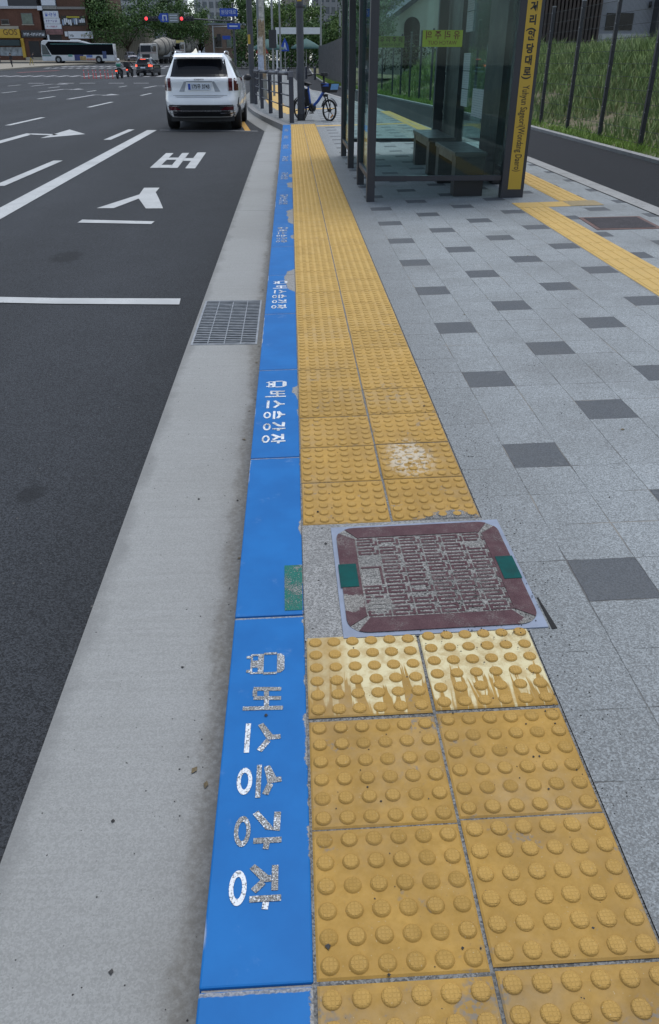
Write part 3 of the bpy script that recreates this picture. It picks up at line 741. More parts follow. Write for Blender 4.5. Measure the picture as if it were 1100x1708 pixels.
def bank_z(x, y):
    x0 = xr(y) + 0.12; return zp(x0, y) + 0.03 + hbank(x - x0 - 0.45) * (1.0 if y < 46 else max(0.05, 1 - (y - 46) / 10))
def m_leaf(name, a, b, rough=0.65, dry=None):
    s = NT(name); oi = s.n("ShaderNodeNewGeometry").outputs["Random Per Island"]
    n = s.noise(1.1, 3)
    c = s.mix(oi, a, b); c = s.mix(s.rng(n, 0.35, 0.7, 0, 0.5), c, s.mix(1.0, c, (1.5, 1.45, 1.1), 'MULTIPLY'))
    if dry: c = s.mix(s.math('MULTIPLY', s.rng(s.noise(0.8, 4, 0.65), 0.54, 0.74), s.rng(oi, 0.15, 0.7)), c, dry)
    s.set(c, rough, spec=0.2)
    s.b.inputs["Subsurface Weight"].default_value = 0.0
    return s.m
GRASS = m_leaf("bank_grass", (0.13, 0.205, 0.08), (0.28, 0.345, 0.145), 0.65, (0.30, 0.26, 0.15))
GRASSS = m_leaf("short_verge_grass", (0.14, 0.24, 0.05), (0.26, 0.36, 0.10))
rr = random.Random(8); mb = MB()
def blade(mb, x, y, z, h, w, lean):
    a = rr.uniform(0, 2 * PI); dx, dy = math.cos(a) * w, math.sin(a) * w; b = rr.uniform(0, 2 * PI); lx, ly = math.cos(b) * lean * h, math.sin(b) * lean * h
    mb.add([(x - dx, y - dy, z), (x + dx, y + dy, z), (x + lx * .45 + dx * .7, y + ly * .45 + dy * .7, z + h * .6), (x + lx * .45 - dx * .7, y + ly * .45 - dy * .7, z + h * .6), (x + lx, y + ly, z + h)],
           [(0, 1, 2, 3), (3, 2, 4)])
cnt = 0
while cnt < 52000:
    y = 8 + 38 * rr.random() ** 1.35; x0 = xr(y) + 0.12; d = 0.55 + 6.2 * rr.random() ** 0.8
    x = x0 + d
    pat = math.sin(x * 1.9 + y * 0.7) + math.sin(y * 1.3 - x * 0.8) + math.sin(x * 4.1 + y * 2.7) * 0.6
    if d < 2.4 and rr.random() > 0.10 + 0.28 * (pat + 1.2) * d / 2.2 + 0.1: continue
    h = rr.uniform(0.18, 0.42) * (0.5 + 0.5 * min(1, d / 2.4)) * (1 + 0.18 * pat)
    blade(mb, x, y, bank_z(x, y) - 0.02, h * (1.25 if rr.random() < 0.1 else 1), rr.uniform(0.006, 0.014) * (1 + y / 26), 0.45); cnt += 1
struct(mb.build("tall_grass", GRASS), "stuff")
mb = MB()
for _ in range(9000):
    y = 7 + 28 * rr.random() ** 1.3; x = xr(y) + 0.13 + rr.random() ** 1.3 * 0.62
    if math.sin(y * 2.1) + math.sin(y * 0.9 + 1) < -0.9 and rr.random() < 0.7: continue
    blade(mb, x, y, bank_z(x, y) - 0.01, rr.uniform(0.03, 0.13), rr.uniform(0.004, 0.009) * (1 + y / 25), 0.5)
for _ in range(3500):
    y = 36 + 50 * rr.random(); x = xr(y) + 0.13 + rr.random() * max(0.1, xf(y) - xr(y) - 0.2)
    blade(mb, x, y, bank_z(x, y) - 0.01, rr.uniform(0.06, 0.25), 0.02, 0.5)
struct(mb.build("verge_grass", GRASSS), "stuff")

# ================================================================== MANHOLE COVERS
MAROON = NT("maroon_painted_iron")
_a = MAROON.noise(22, 5, 0.7); _d = MAROON.rng(MAROON.noise(9, 6, 0.75), 0.46, 0.66); _g = MAROON.rng(MAROON.noise(330, 3), 0.42, 0.58)
_c = MAROON.mix(MAROON.rng(_a, 0.3, 0.7), (0.072, 0.034, 0.040), (0.100, 0.052, 0.058))
_x, _y, _z = MAROON.xyz(); _q = MAROON.math('SUBTRACT', MAROON.noise(26, 4, 0.7), 0.5)
def _blob(cx, cy, r):
    dx, dy = MAROON.math('SUBTRACT', _x, cx), MAROON.math('SUBTRACT', _y, cy)
    return MAROON.rng(MAROON.math('ADD', MAROON.math('SQRT', MAROON.math('ADD', MAROON.math('MULTIPLY', dx, dx), MAROON.math('MULTIPLY', dy, dy))), MAROON.math('MULTIPLY', _q, 0.09)), r, r - 0.008)
_b = MAROON.math('MAXIMUM', MAROON.math('MAXIMUM', _blob(-0.235, -0.130, 0.042), _blob(-0.165, -0.150, 0.040)), _blob(0.235, -0.262, 0.026))
_c = MAROON.mix(MAROON.math('MULTIPLY', _b, 0.95), _c, MAROON.mix(_g, (0.13, 0.125, 0.115), (0.30, 0.29, 0.27)))
MAROON.set(MAROON.mix(MAROON.math('MULTIPLY', _d, MAROON.math('MULTIPLY', _g, 0.55)), _c, (0.21, 0.20, 0.185)), 0.75, spec=0.25); MAROON.bump(_g, 0.0006); MAROON = MAROON.m
LAVEN = simple("lavender_painted_steel", (0.20, 0.235, 0.31), 0.6, 0.0, 0.15, 14)
TEAL = simple("teal_enamel", (0.002, 0.060, 0.056), 0.7, 0, 0.25, 20, 0, 0.15)
mh = thing("manhole_cover", "square maroon manhole cover with meander pattern between the yellow tiles", "manhole cover", (0.374, 1.172, zp(0.374, 0) + 0.0), 0.0)
mh.rotation_euler = (0, -math.atan(CROSS), R(0.8))
def rrect(w, h, r, n=5):
    out = []
    for cx, cy, a in ((w - r, h - r, 0), (-w + r, h - r, 90), (-w + r, -h + r, 180), (w - r, -h + r, 270)):
        for k in range(n + 1): t = R(a + 90 * k / n); out.append((cx + r * math.cos(t), cy + r * math.sin(t)))
    return out
mb = MB(); mb.prism([(-.276, -.283), (.276, -.283), (.276, .283), (-.276, .283)], -0.02, 0.004); mb.build("frame", LAVEN, mh, bevel=0.001)
mb = MB(); mb.prism(rrect(0.262, 0.268, 0.06), 0.0042, 0.0052)
mb.build("bed", m_granite("grit_filled_recess", (0.21, 0.205, 0.195), 1.0), mh)
mb = MB()
ro, ri = rrect(0.262, 0.268, 0.06, 6), rrect(0.205, 0.206, 0.02, 6)
N = len(ro)
def rimseg(k0, k1):
    for k in range(k0, k1):
        a, b, c, d = ro[k % N], ro[(k + 1) % N], ri[(k + 1) % N], ri[k % N]
        mb.prism([a, b, c, d], 0.0054, 0.0074)
idx = [i for i in range(N)]
for c in range(4): rimseg(c * 7, c * 7 + 2); rimseg(c * 7 + 4, c * 7 + 6); rimseg(c * 7 + 6, c * 7 + 7)
mb.build("rim", MAROON, mh)
mb = MB(); rr = random.Random(6)
nx, ny = 6, 8; cw, chh = 0.408 / nx, 0.408 / ny; t = 0.0038; w, h = 0.0255, 0.0165
for i in range(nx):
    for j in range(ny):
        if i == 0 and j in (3, 4, 5): continue
        cx = -0.204 + cw * (i + 0.5) - 0.004; cy = -0.204 + chh * (j + 0.5)
        for (a, b, c, d) in ((-w, w, h - t, h + t), (w - 2 * t, w, t, h - t), (-w, w, -t, t), (-w, -w + 2 * t, -h + t, -t), (-w, w * 0.62, -h - t, -h + t), (w + 0.0055, w + 0.0125, -h - t, t * rr.choice((1, 2.4))), (w * 0.80, w + 0.0055, -h - t, -h + t)):
            if rr.random() < 0.09: continue
            mb.box(cx + a, cx + b, cy + c, cy + d, 0.0054, 0.0066 + rr.uniform(-0.0003, 0.0003))
mb.box(-0.145, -0.138, -0.050, 0.040, 0.0054, 0.007); mb.box(-0.2, -0.145, 0.033, 0.040, 0.0054, 0.007)
mb.build("pattern", MAROON, mh)
for x0, x1 in ((-0.267, -0.213), (0.213, 0.266)):
    mb = MB(); mb.prism([(x0, -0.060), (x1, -0.060), (x1, 0.058), (x0, 0.058)], 0.0076, 0.0092); mb.build("hinge_plate", TEAL, mh, bevel=0.0008)
mb = MB(); mb.prism([(0.283, -0.290), (0.298, -0.288), (0.287, -0.15), (0.283, -0.15)], -0.02, 0.0022); mb.build("gap", simple("shadowed_slot", (0.012, 0.012, 0.012), 0.9), mh)

mh2 = thing("utility_cover", "weathered brown rimmed rectangular utility cover between guide tiles and path", "utility cover", (2.95, 6.55, zp(2.95, 0)))
mh2.rotation_euler = (0, -math.atan(CROSS), R(-3))
mb = MB(); mb.prism(rrect(0.285, 0.31, 0.012), -0.02, 0.004); mb.build("frame", simple("rust_brown_steel", (0.12, 0.065, 0.055), 0.7, 0.1, 0.35, 18, 0.002), mh2)
mb = MB(); mb.prism(rrect(0.245, 0.265, 0.01), 0.0, 0.0062)
mb.build("lid", m_granite("tarry_grit", (0.055, 0.05, 0.055), 1.6), mh2)

# loose grit on the paving
rr = random.Random(21); mb = MB()
def grain(x, y, r, dz=0.0):
    a = [rr.uniform(0.6, 1.2) * r for _ in range(6)]
    z = (zp(x, y) if x > -0.19 else -0.1465) + dz
    mb.add([(x + a[0], y, z + r * .4), (x, y + a[1], z + r * .4), (x - a[2], y, z + r * .4), (x, y - a[3], z + r * .4), (x, y, z + r * .4 + a[4] * .7), (x, y, z - .001)],
           [(0, 1, 4), (1, 2, 4), (2, 3, 4), (3, 0, 4), (1, 0, 5), (2, 1, 5), (3, 2, 5), (0, 3, 5)])
for _ in range(330): grain(rr.uniform(0.0, 0.75), rr.uniform(-0.3, 2.6), rr.choice((0.0016, 0.002, 0.003)))
for _ in range(240): grain(rr.gauss(0.64, 0.05), rr.uniform(0.3, 3.2), rr.uniform(0.0015, 0.003))
for _ in range(900): grain(rr.gauss(0.47, 0.10), rr.gauss(1.06, 0.10), rr.uniform(0.0012, 0.003), 0.005)
for _ in range(90): grain(rr.uniform(0.7, 2.6), rr.uniform(0.3, 6), rr.uniform(0.0015, 0.004))
for _ in range(120): grain(rr.uniform(-0.64, -0.22), rr.uniform(0.0, 3.5), rr.uniform(0.0012, 0.0028))
for _ in range(10): grain(rr.uniform(-0.6, 0.6), rr.uniform(0.0, 2.5), 0.006)
struct(mb.build("loose_grit", simple("dark_grit", (0.05, 0.048, 0.046), 0.9, 0, 0.5, 90)), "stuff")

mb = MB(); rr = random.Random(77)
def leaf_bit(x, y, r):
    z = (zp(x, y) if x > -0.19 else -0.1462) + 0.0015; a = rr.uniform(0, 6.28); c, q = math.cos(a), math.sin(a); k = rr.uniform(.35, .6)
    mb.add([(x + r * c, y + r * q, z), (x - r * k * q, y + r * k * c, z + r * .25), (x - r * c, y - r * q, z + r * .1), (x + r * k * q, y - r * k * c, z + r * .15)], [(0, 1, 2), (0, 2, 3)])
for _ in range(26): leaf_bit(rr.gauss(-0.235, 0.02), rr.uniform(0.2, 14), rr.uniform(0.005, 0.013))
for _ in range(14): leaf_bit(rr.uniform(0.62, 3.2), rr.uniform(1.0, 8), rr.uniform(0.005, 0.012))
struct(mb.build("leaf_litter", simple("dry_leaf", (0.13, 0.10, 0.055), 0.85, 0, 0.4, 40)), "stuff")

# ================================================================== BUS SHELTER
SX0, SX1 = 0.84, 2.41
SY = (8.25, 9.62, 11.35, 13.0)
sh = thing("bus_shelter", "charcoal framed glass bus shelter with a yellow station name strip on its post", "bus shelter", (1.62, 10.6, zp(1.62, 0)))
def sb(name, x0, x1, y0, y1, z0, z1, mat=FRAME, bev=0.004, parent=None):
    mb = MB(); mb.box(x0 - 1.62, x1 - 1.62, y0 - 10.6, y1 - 10.6, z0 - zp(1.62, 0), z1 - zp(1.62, 0))
    return mb.build(name, mat, parent or sh, bevel=bev)
for y in SY: sb("post", SX0 - 0.042, SX0 + 0.042, y - 0.05, y + 0.05, zp(SX0, 0) - 0.01, 2.40)
for y in (8.25, 13.0):
    sb("rail", SX0 + 0.043, 2.255, y - 0.025, y + 0.025, 0.222, 0.276)
    sb("rail", SX0 + 0.043, 2.255, y - 0.025, y + 0.025, 2.25, 2.31)
    g = sb("glass_panel", SX0 + 0.043, 2.255, y - 0.005, y + 0.005, 0.277, 2.249, GLASS, 0)
    mb = MB(); mb.box(2.256 - 1.62, 2.50 - 1.62, y - 0.06 - 10.6, y + 0.06 - 10.6, zp(2.4, 0) - 0.01 - zp(1.62, 0), 2.42)
    mb.build("sign_column", FRAME, sh, bevel=0.004)
for a, b in ((0, 1), (2, 3)):
    y0, y1 = SY[a] + 0.051, SY[b] - 0.051
    sb("rail", SX0 - 0.025, SX0 + 0.025, y0, y1, 0.222, 0.276); sb("rail", SX0 - 0.025, SX0 + 0.025, y0, y1, 2.25, 2.31)
    sb("glass_panel", SX0 - 0.005, SX0 + 0.005, y0, y1, 0.277, 2.249, GLASS, 0)
# back wall: glass bays between dark cabinets
sb("back_cabinet", 2.40, 2.52, 9.24, 10.13, 0.06, 2.40, FRAME_D, 0.005)
sb("back_cabinet", 2.40, 2.52, 11.85, 12.90, 0.06, 2.40, FRAME_D, 0.005)
mb = MB(); mb.box(2.385 - 1.62, 2.399 - 1.62, 12.85 - 10.6, 12.88 - 10.6, 0.35, 2.30); mb.build("light_strip", CHROME, sh)
for y0, y1 in ((8.31, 9.235), (10.135, 11.845)):
    sb("rail", 2.435, 2.485, y0, y1, 0.222, 0.276); sb("glass_panel", 2.455, 2.465, y0, y1, 0.277, 2.39, GLASS, 0)
sb("roof", 0.72, 2.75, 7.95, 13.3, 2.425, 2.56, FRAME, 0.01)
# name strip
YEL = simple("yellow_sign_film", (0.52, 0.335, 0.035), 0.5, 0, 0.05, 3)
INK = simple("black_sign_ink", (0.018, 0.018, 0.016), 0.5, 0, 0.1, 5)
mb = MB(); mb.box(2.325 - 1.62, 2.465 - 1.62, -2.413, -2.4105, 0.14 - 0.037, 2.36); mb.build("name_strip", YEL, sh)
mb = MB(); yf_ = -2.4145; cx = 2.395 - 1.62
for ch, z in zip("유현사거리(원당대로)", (2.165, 2.035, 1.91, 1.795, 1.685, 1.612, 1.553, 1.443, 1.342, 1.243, 1.192)):
    z -= zp(1.62, 0)
    if ch in "()": text_into(mb, ch, 0.105, (cx, yf_, z), (0, 0, -1), (1, 0, 0), bold=0.002)
    else: text_into(mb, ch, 0.090, (cx, yf_, z), (1, 0, 0), (0, 0, 1), wscale=0.95, bold=0.0035)
tmp = MB(); text_into(tmp, "Yuhyun Sageori(Wondang Daero)", 0.098, (cx, yf_, 0), (0, 0, -1), (1, 0, 0), center=False, bold=0.0008)
zs = [v[2] for v in tmp.v]; xs = [v[0] for v in tmp.v]
L0, L1_ = max(zs), min(zs); z_hi, z_lo = 1.128, 0.318
for i, v in enumerate(tmp.v): tmp.v[i] = (v[0] - 0.026, v[1], z_hi + (v[2] - L0) * (z_hi - z_lo) / (L0 - L1_) - 0.037)
mb.build("station_lettering", INK, sh)
tmp.build("romanised_lettering", INK, sh)
# stickers on the end glass
LIME = simple("lime_sticker_film", (0.20, 0.30, 0.03), 0.5, 0, 0.06, 3); REDINK = simple("dark_red_ink", (0.10, 0.022, 0.016), 0.5)
for (x0, x1, z0, z1, y, mir) in ((1.322, 1.722, 1.462, 1.605, 8.244, -1), (1.35, 1.75, 1.525, 1.672, 12.994, 1)):
    mb = MB(); zc = zp(1.62, 0)
    mb.box(x0 - 1.62, x1 - 1.62, y - 10.6 - 0.001, y - 10.6, z0 - zc, z1 - zc); stk = mb.build("warning_sticker", LIME if mir < 0 else simple("lightened_lime_film", (0.42, 0.60, 0.10), 0.5), sh)  # far sticker's lime is lightened as if lit from behind
    mb = MB(); c = (x0 + x1) / 2 - 1.62
    text_into(mb, "유 리 주 의", 0.078, (c, y - 10.602, z0 - zc + 0.096), (mir, 0, 0), (0, 0, 1), bold=0.001)
    text_into(mb, "WATCH OUT", 0.047, (c, y - 10.602, z0 - zc + 0.034), (mir, 0, 0), (0, 0, 1))
    mb.build("lettering", REDINK, stk)
# notices stuck to the back glass
PAPER = NT("notice_paper"); _x, _y, _z = PAPER.xyz()
_l = PAPER.rng(PAPER.math('PINGPONG', _z, 0.014), 0.008, 0.011); _w = PAPER.rng(PAPER.noise(60, 2, vec=PAPER.scale((1, 1, 0.4))), 0.42, 0.5)
PAPER.set(PAPER.mix(PAPER.math('MULTIPLY', PAPER.math('MULTIPLY', _l, _w), 0.6), (0.62, 0.64, 0.66), (0.20, 0.22, 0.27)), 0.7); PAPER = PAPER.m
for (y0, y1, z0, z1) in ((11.36, 11.80, 0.79, 1.00), (11.36, 11.80, 1.01, 1.22), (11.36, 11.80, 1.23, 1.44), (11.36, 11.80, 1.69, 1.92), (11.36, 11.80, 1.93, 2.2), (10.33, 11.02, 0.70, 1.03)):
    sb("notice", 2.449, 2.451, y0, y1, z0, z1, PAPER, 0)

BENCH = simple("bench_top", (0.055, 0.052, 0.050), 0.35, 0.0, 0.2, 9)
for (y0, y1, lab) in ((8.38, 9.69, "dark slab bench nearest the end glass of the shelter"), (10.22, 11.66, "dark slab bench deeper inside the shelter, behind the first one")):
    b = thing("bench", lab, "bench", (1.94, (y0 + y1) / 2, zp(1.94, 0)), 0, "benches inside the bus shelter"); h = (y1 - y0) / 2
    mb = MB(); mb.box(-0.18, 0.17, -h, h, 0.40, 0.445); mb.build("seat", BENCH, b, bevel=0.004)
    for s_ in (-1, 1):
        mb = MB(); c = s_ * (h - 0.11); mb.box(-0.165, 0.155, c - 0.10, c + 0.10, 0, 0.399); mb.build("leg", FRAME_D, b, bevel=0.003)
    mb = MB(); mb.box(-0.165, -0.14, -h + 0.22, h - 0.22, 0.33, 0.399); mb.build("apron", BENCH, b)

# ================================================================== FENCES
fe = thing("mesh_fence", "dark green wire mesh fence on slim posts along the grassy bank", "fence", (5.5, 14, zp(5.5, 0) + 0.03))
FO = Vector(fe.location)
WIRE = simple("dark_wire", (0.018, 0.021, 0.022), 0.5, 0.2, 0.1, 5)
py_ = []
y = 5.1
while y < 46.5: py_.append(y); y += 1.86
mbw = MB()
for i, y in enumerate(py_):
    x = xf(y); z0 = bank_z(x, y) - 0.05
    mb = MB(); mb.box(x - 0.032 - FO.x, x + 0.032 - FO.x, y - 0.03 - FO.y, y + 0.03 - FO.y, z0 - FO.z, z0 + 2.22 - FO.z)
    p = mb.build("post", FRAME, fe, bevel=0.004)
    if i < 8:
        for k in range(7):
            mb = MB(); mb.cyl((x - FO.x - 0.033, y - FO.y - 0.031, z0 - FO.z + 0.25 + k * 0.31), (x - FO.x - 0.042, y - FO.y - 0.038, z0 - FO.z + 0.25 + k * 0.31), 0.010, n=6)
            mb.build("clamp", STEELG, p)
    mb = MB(); mb.box(x - 0.036 - FO.x, x + 0.036 - FO.x, y - 0.034 - FO.y, y + 0.034 - FO.y, z0 + 2.221 - FO.z, z0 + 2.235 - FO.z); mb.build("cap", STEELG, p)
    if i + 1 < len(py_):
        y2 = py_[i + 1]; x2 = xf(y2); zb = bank_z(x2, y2) - 0.05
        for k in range(12):
            h = 0.12 + 0.182 * k
            mbw.cyl((x - FO.x, y - FO.y, z0 + h - FO.z), (x2 - FO.x, y2 - FO.y, zb + h - FO.z), 0.0042, n=4, caps=False)
        if y < 26:
            for k in range(1, 36):
                t = k / 36; mbw.cyl((x + (x2 - x) * t - FO.x, y + (y2 - y) * t - FO.y, z0 + 0.12 - FO.z), (x + (x2 - x) * t - FO.x, y + (y2 - y) * t - FO.y, z0 + 2.13 - FO.z), 0.0022, n=3, caps=False)
mbw.build("wire_mesh", WIRE, fe)

sw = thing("slatted_wall", "tall dark grey wall of vertical slats beside the path behind the bike", "wall", (2.9, 66, 0))
mb = MB(); rr = random.Random(2); y = 46.8
while y < 89:
    x = xf(y) + 0.1; z0 = zp(x, y); mb.box(x - 2.9, x - 2.9 + 0.05, y - 66, y - 66 + 0.21, z0 - 0.05, z0 + 2.52 + rr.uniform(-0.01, 0.01)); y += 0.235
mb.build("slats", FRAME, sw)
mb = MB()
for h in (0.5, 2.2):
    yy0 = 46.8
    while yy0 < 88: mb.box(xf(yy0) + 0.152 - 2.9, xf(yy0) + 0.20 - 2.9, yy0 - 66, yy0 + 4 - 66, zp(3, yy0) + h, zp(3, yy0) + h + 0.06); yy0 += 4.2
mb.build("rail", FRAME_D, sw)

# kerbside guard rail
GR = simple("slate_rail_paint", (0.052, 0.055, 0.072), 0.42, 0.1, 0.12, 6)
gpts = [(0.03, 21.25), (-0.27, 23.35), (-0.60, 25.86), (-0.95, 28.9), (-1.28, 32.2), (-1.53, 35.6), (-1.64, 39.2), (-1.70, 43), (-1.74, 47), (-1.78, 51), (-1.82, 55)]
gr_ = thing("guard_rail", "slate grey pedestrian guard rail with three thin bars along the kerb", "guard rail", (gpts[0][0], gpts[0][1], 0))
G0 = Vector((gpts[0][0], gpts[0][1], 0)); H_ = 1.14
GRT = simple("pale_rail_top", (0.15, 0.155, 0.18), 0.4, 0.3, 0.1, 6)
for i, (x, y) in enumerate(gpts):
    a = gpts[max(0, i - 1)]; b = gpts[min(len(gpts) - 1, i + 1)]; d = Vector((b[0] - a[0], b[1] - a[1], 0)).normalized(); Mx = Matrix((d, Vector((-d.y, d.x, 0)), Vector((0, 0, 1)))).transposed()
    z = zp(x, y); mb = MB(); mb.obox((x - G0.x, y - G0.y, z + H_ / 2 - 0.005), (0.05, 0.115, H_ - 0.01), Mx); p = mb.build("post", GR, gr_, bevel=0.008)
    mb = MB(); mb.obox((x - G0.x, y - G0.y, z + H_ - 0.06), (0.056, 0.12, 0.13), Mx); mb.build("collar", GRT, p, bevel=0.01)
    if i + 1 < len(gpts):
        x2, y2 = gpts[i + 1]; z2 = zp(x2, y2); e = (Vector((x2, y2, 0)) - Vector((x, y, 0))).normalized() * 0.03
        for h, r in ((H_ - 0.05, 0.045), (0.86, 0.017), (0.60, 0.017), (0.34, 0.017)):
            mb = MB(); mb.tube([(x + e.x - G0.x, y + e.y - G0.y, z + h), (x2 - e.x - G0.x, y2 - e.y - G0.y, z2 + h)], r, 8)
            mb.build("top_rail" if r > 0.02 else "rail", GR, gr_)
for k, (x, y, lab) in enumerate(((-0.9, 74, "leftmost"), (-0.1, 75, "second"), (0.7, 76, "middle"), (1.45, 77, "fourth"), (2.1, 73, "rightmost"))):
    mb = MB(); mb.lathe([(0.11, 0), (0.11, 0.85), (0.09, 0.92), (0.0, 0.95)], n=12)
    tag(mb.build("bollard", GR, loc=(x, y, zp(x, y))), "%s of five dark bollards across the far end of the footway" % lab, "bollard", "bollards across the far footway")

# ================================================================== POLES AND SIGNS
mb = None
lp = thing("utility_pole", "thick dark grey street pole with a yellow sticker beside the blue bike", "pole", (0.28, 22.1, zp(0.28, 0)))
mb = MB(); mb.lathe([(0.094, 0.0), (0.092, 2.58), (0.084, 8.2)], n=24); mb.build("shaft", GREYPOLE, lp)
mb = MB(); mb.lathe([(0.106, 0), (0.106, 0.14), (0.096, 0.16)], n=24); mb.build("base_collar", FRAME_D, lp)
mb = MB(); mb.lathe([(0.093, 2.48), (0.098, 2.49), (0.098, 2.56), (0.093, 2.57)], n=24); mb.build("band", FRAME, lp)
mb = MB(); n = 6
vs = [(0.097 * math.sin(R(a)), -0.097 * math.cos(R(a)), z) for z in (2.62, 2.83) for a in range(-40, 31, 14)]
mb.add(vs, [(k, k + 1, n + k + 1, n + k) for k in range(n - 1)], 0, True); mb.build("sticker", YEL, lp)

def pole(name, label, x, y, r, h, mat, cat="pole", z=None):
    t = thing(name, label, cat, (x, y, zp(x, y) if z is None else z)); mb = MB(); mb.lathe([(r * 1.1, 0), (r, 1.0), (r * 0.8, h)], n=16); mb.build("shaft", mat, t); return t
p1 = pole("street_pole", "dark grey pole with a small yellow plate just past the parked white car", -1.42, 33.0, 0.11, 8, GREYPOLE)
mb = MB(); mb.box(-0.09, 0.0, -0.118, -0.112, 1.95, 2.25); mb.build("plate", YEL, p1)
CONP = m_granite("pole_concrete", (0.27, 0.29, 0.29), 0.3)
p2 = pole("concrete_pole", "pale concrete pole plastered with torn paper notices beyond the guard rail", -1.12, 36.5, 0.17, 9, CONP)
TORN = simple("torn_poster", (0.50, 0.47, 0.43), 0.8, 0, 0.4, 9); TAN = simple("tan_tape", (0.33, 0.24, 0.15), 0.7, 0, 0.45, 16); PALEB = simple("pale_notice", (0.45, 0.50, 0.62), 0.7, 0, 0.25, 7)
def wrap(name, par, r, a0, a1, z0, z1, mat, jag=0.0):
    mb = MB(); rj = random.Random(int(z0 * 100)); n = 8; vs = []
    for q in (0, 1):
        for k in range(n + 1):
            a = R(a0 + (a1 - a0) * k / n); vs.append((r * math.sin(a), -r * math.cos(a), (z1 if q else z0) + rj.uniform(-jag, jag)))
    mb.add(vs, [(k, k + 1, n + 2 + k, n + 1 + k) for k in range(n)], 0, True); return mb.build(name, mat, par)
wrap("tape", p2, 0.172, -40, 60, 0.5, 2.9, TAN, 0.05); wrap("poster", p2, 0.175, -80, 20, 1.55, 2.3, TORN, 0.1); wrap("poster", p2, 0.178, -75, 25, 1.0, 1.62, PALEB, 0.03); wrap("tape", p2, 0.177, -20, 50, 2.8, 3.5, TORN, 0.1)
p3 = pole("street_pole", "slim pale pole standing right behind the concrete pole", -0.72, 40, 0.05, 7, STEELG)
mb = MB(); mb.box(-0.17, 0.17, -0.09, -0.06, 1.9, 2.6); mb.build("box", FRAME, p3)

SIGNY = simple("amber_sign_film", (0.60, 0.30, 0.02), 0.5, 0, 0.05, 3); SIGNR = simple("red_sign_film", (0.40, 0.03, 0.02), 0.5, 0, 0.05, 3)
SIGNB = simple("blue_sign_film", (0.02, 0.075, 0.42), 0.5, 0, 0.06, 3); SIGNW = simple("white_sign_film", (0.62, 0.66, 0.72), 0.5, 0, 0.05, 3)
ws = thing("warning_sign", "red rimmed amber triangle warning sign on a tall dark pole", "road sign", (-2.15, 72, zp(-2.15, 72)))
mb = MB(); mb.lathe([(0.16, 0), (0.13, 9.5)], n=14); mb.build("pole", GREYPOLE, ws)
tri = lambda w, h, z: [(-w, z), (w, z), (0, z + h)]
mb = MB(); mb.prism(tri(0.50, 0.98, 1.98), -0.20, -0.17, 'Y'); mb.build("rim", SIGNR, ws)
mb = MB(); mb.prism(tri(0.36, 0.70, 2.05), -0.206, -0.202, 'Y'); mb.build("face", SIGNY, ws)
mb = MB(); mb.prism([(-0.07, 2.12), (0.0, 2.12), (0.03, 2.3), (0.1, 2.12), (0.16, 2.12), (0.07, 2.42), (0.0, 2.5), (-0.09, 2.36)], -0.212, -0.208, 'Y'); mb.ell((0.03, -0.21, 2.55), (0.045, 0.004, 0.045)); mb.build("pictogram", INK, ws)
bs = thing("crossing_sign", "blue pointed pedestrian crossing sign on a thin grey post", "road sign", (-0.45, 104, zp(-0.45, 104)))
mb = MB(); mb.lathe([(0.05, 0), (0.05, 3.3)], n=8); mb.build("post", STEELG, bs)
mb = MB(); mb.prism([(-0.5, 2.15), (0.5, 2.15), (0.42, 2.7), (0, 3.5), (-0.42, 2.7)], -0.09, -0.06, 'Y'); mb.build("plate", SIGNB, bs)
mb = MB(); mb.prism([(-0.2, 2.3), (-0.1, 2.3), (0, 2.6), (0.1, 2.3), (0.2, 2.3), (0.07, 2.8), (0.05, 3.0), (-0.05, 3.0), (-0.07, 2.8)], -0.098, -0.094, 'Y'); mb.build("pictogram", SIGNW, bs)
po = thing("portal_frame", "white square portal frame standing across the far footway", "portal", (1.25, 112, zp(1.25, 112)))
for x in (-2.75, 2.75): mb = MB(); mb.box(x - 0.11, x + 0.11, -0.11, 0.11, -0.6, 3.9); mb.build("post", WHITEP, po)
mb = MB(); mb.box(-2.86, 2.86, -0.13, 0.13, 3.901, 4.6); mb.build("beam", WHITEP, po)
CANV = simple("sea_green_canvas", (0.04, 0.10, 0.095), 0.8, 0, 0.15, 2)
for x, y, lab in ((-2.3, 98, "wide green shade canopy left of the white portal frame"), (2.0, 103, "second green shade canopy, behind the thick grey pole")):
    t = thing("shade_canopy", lab, "parasol", (x, y, zp(x, y)), 0, "green shade canopies at the crossing")
    mb = MB(); mb.lathe([(0.05, 0), (0.045, 3.2)], n=8); mb.build("mast", STEELG, t)
    mb = MB(); mb.lathe([(1.75, 2.33), (1.74, 2.5), (0.9, 2.95), (0.04, 3.35)], n=8); mb.build("canopy", CANV, t)

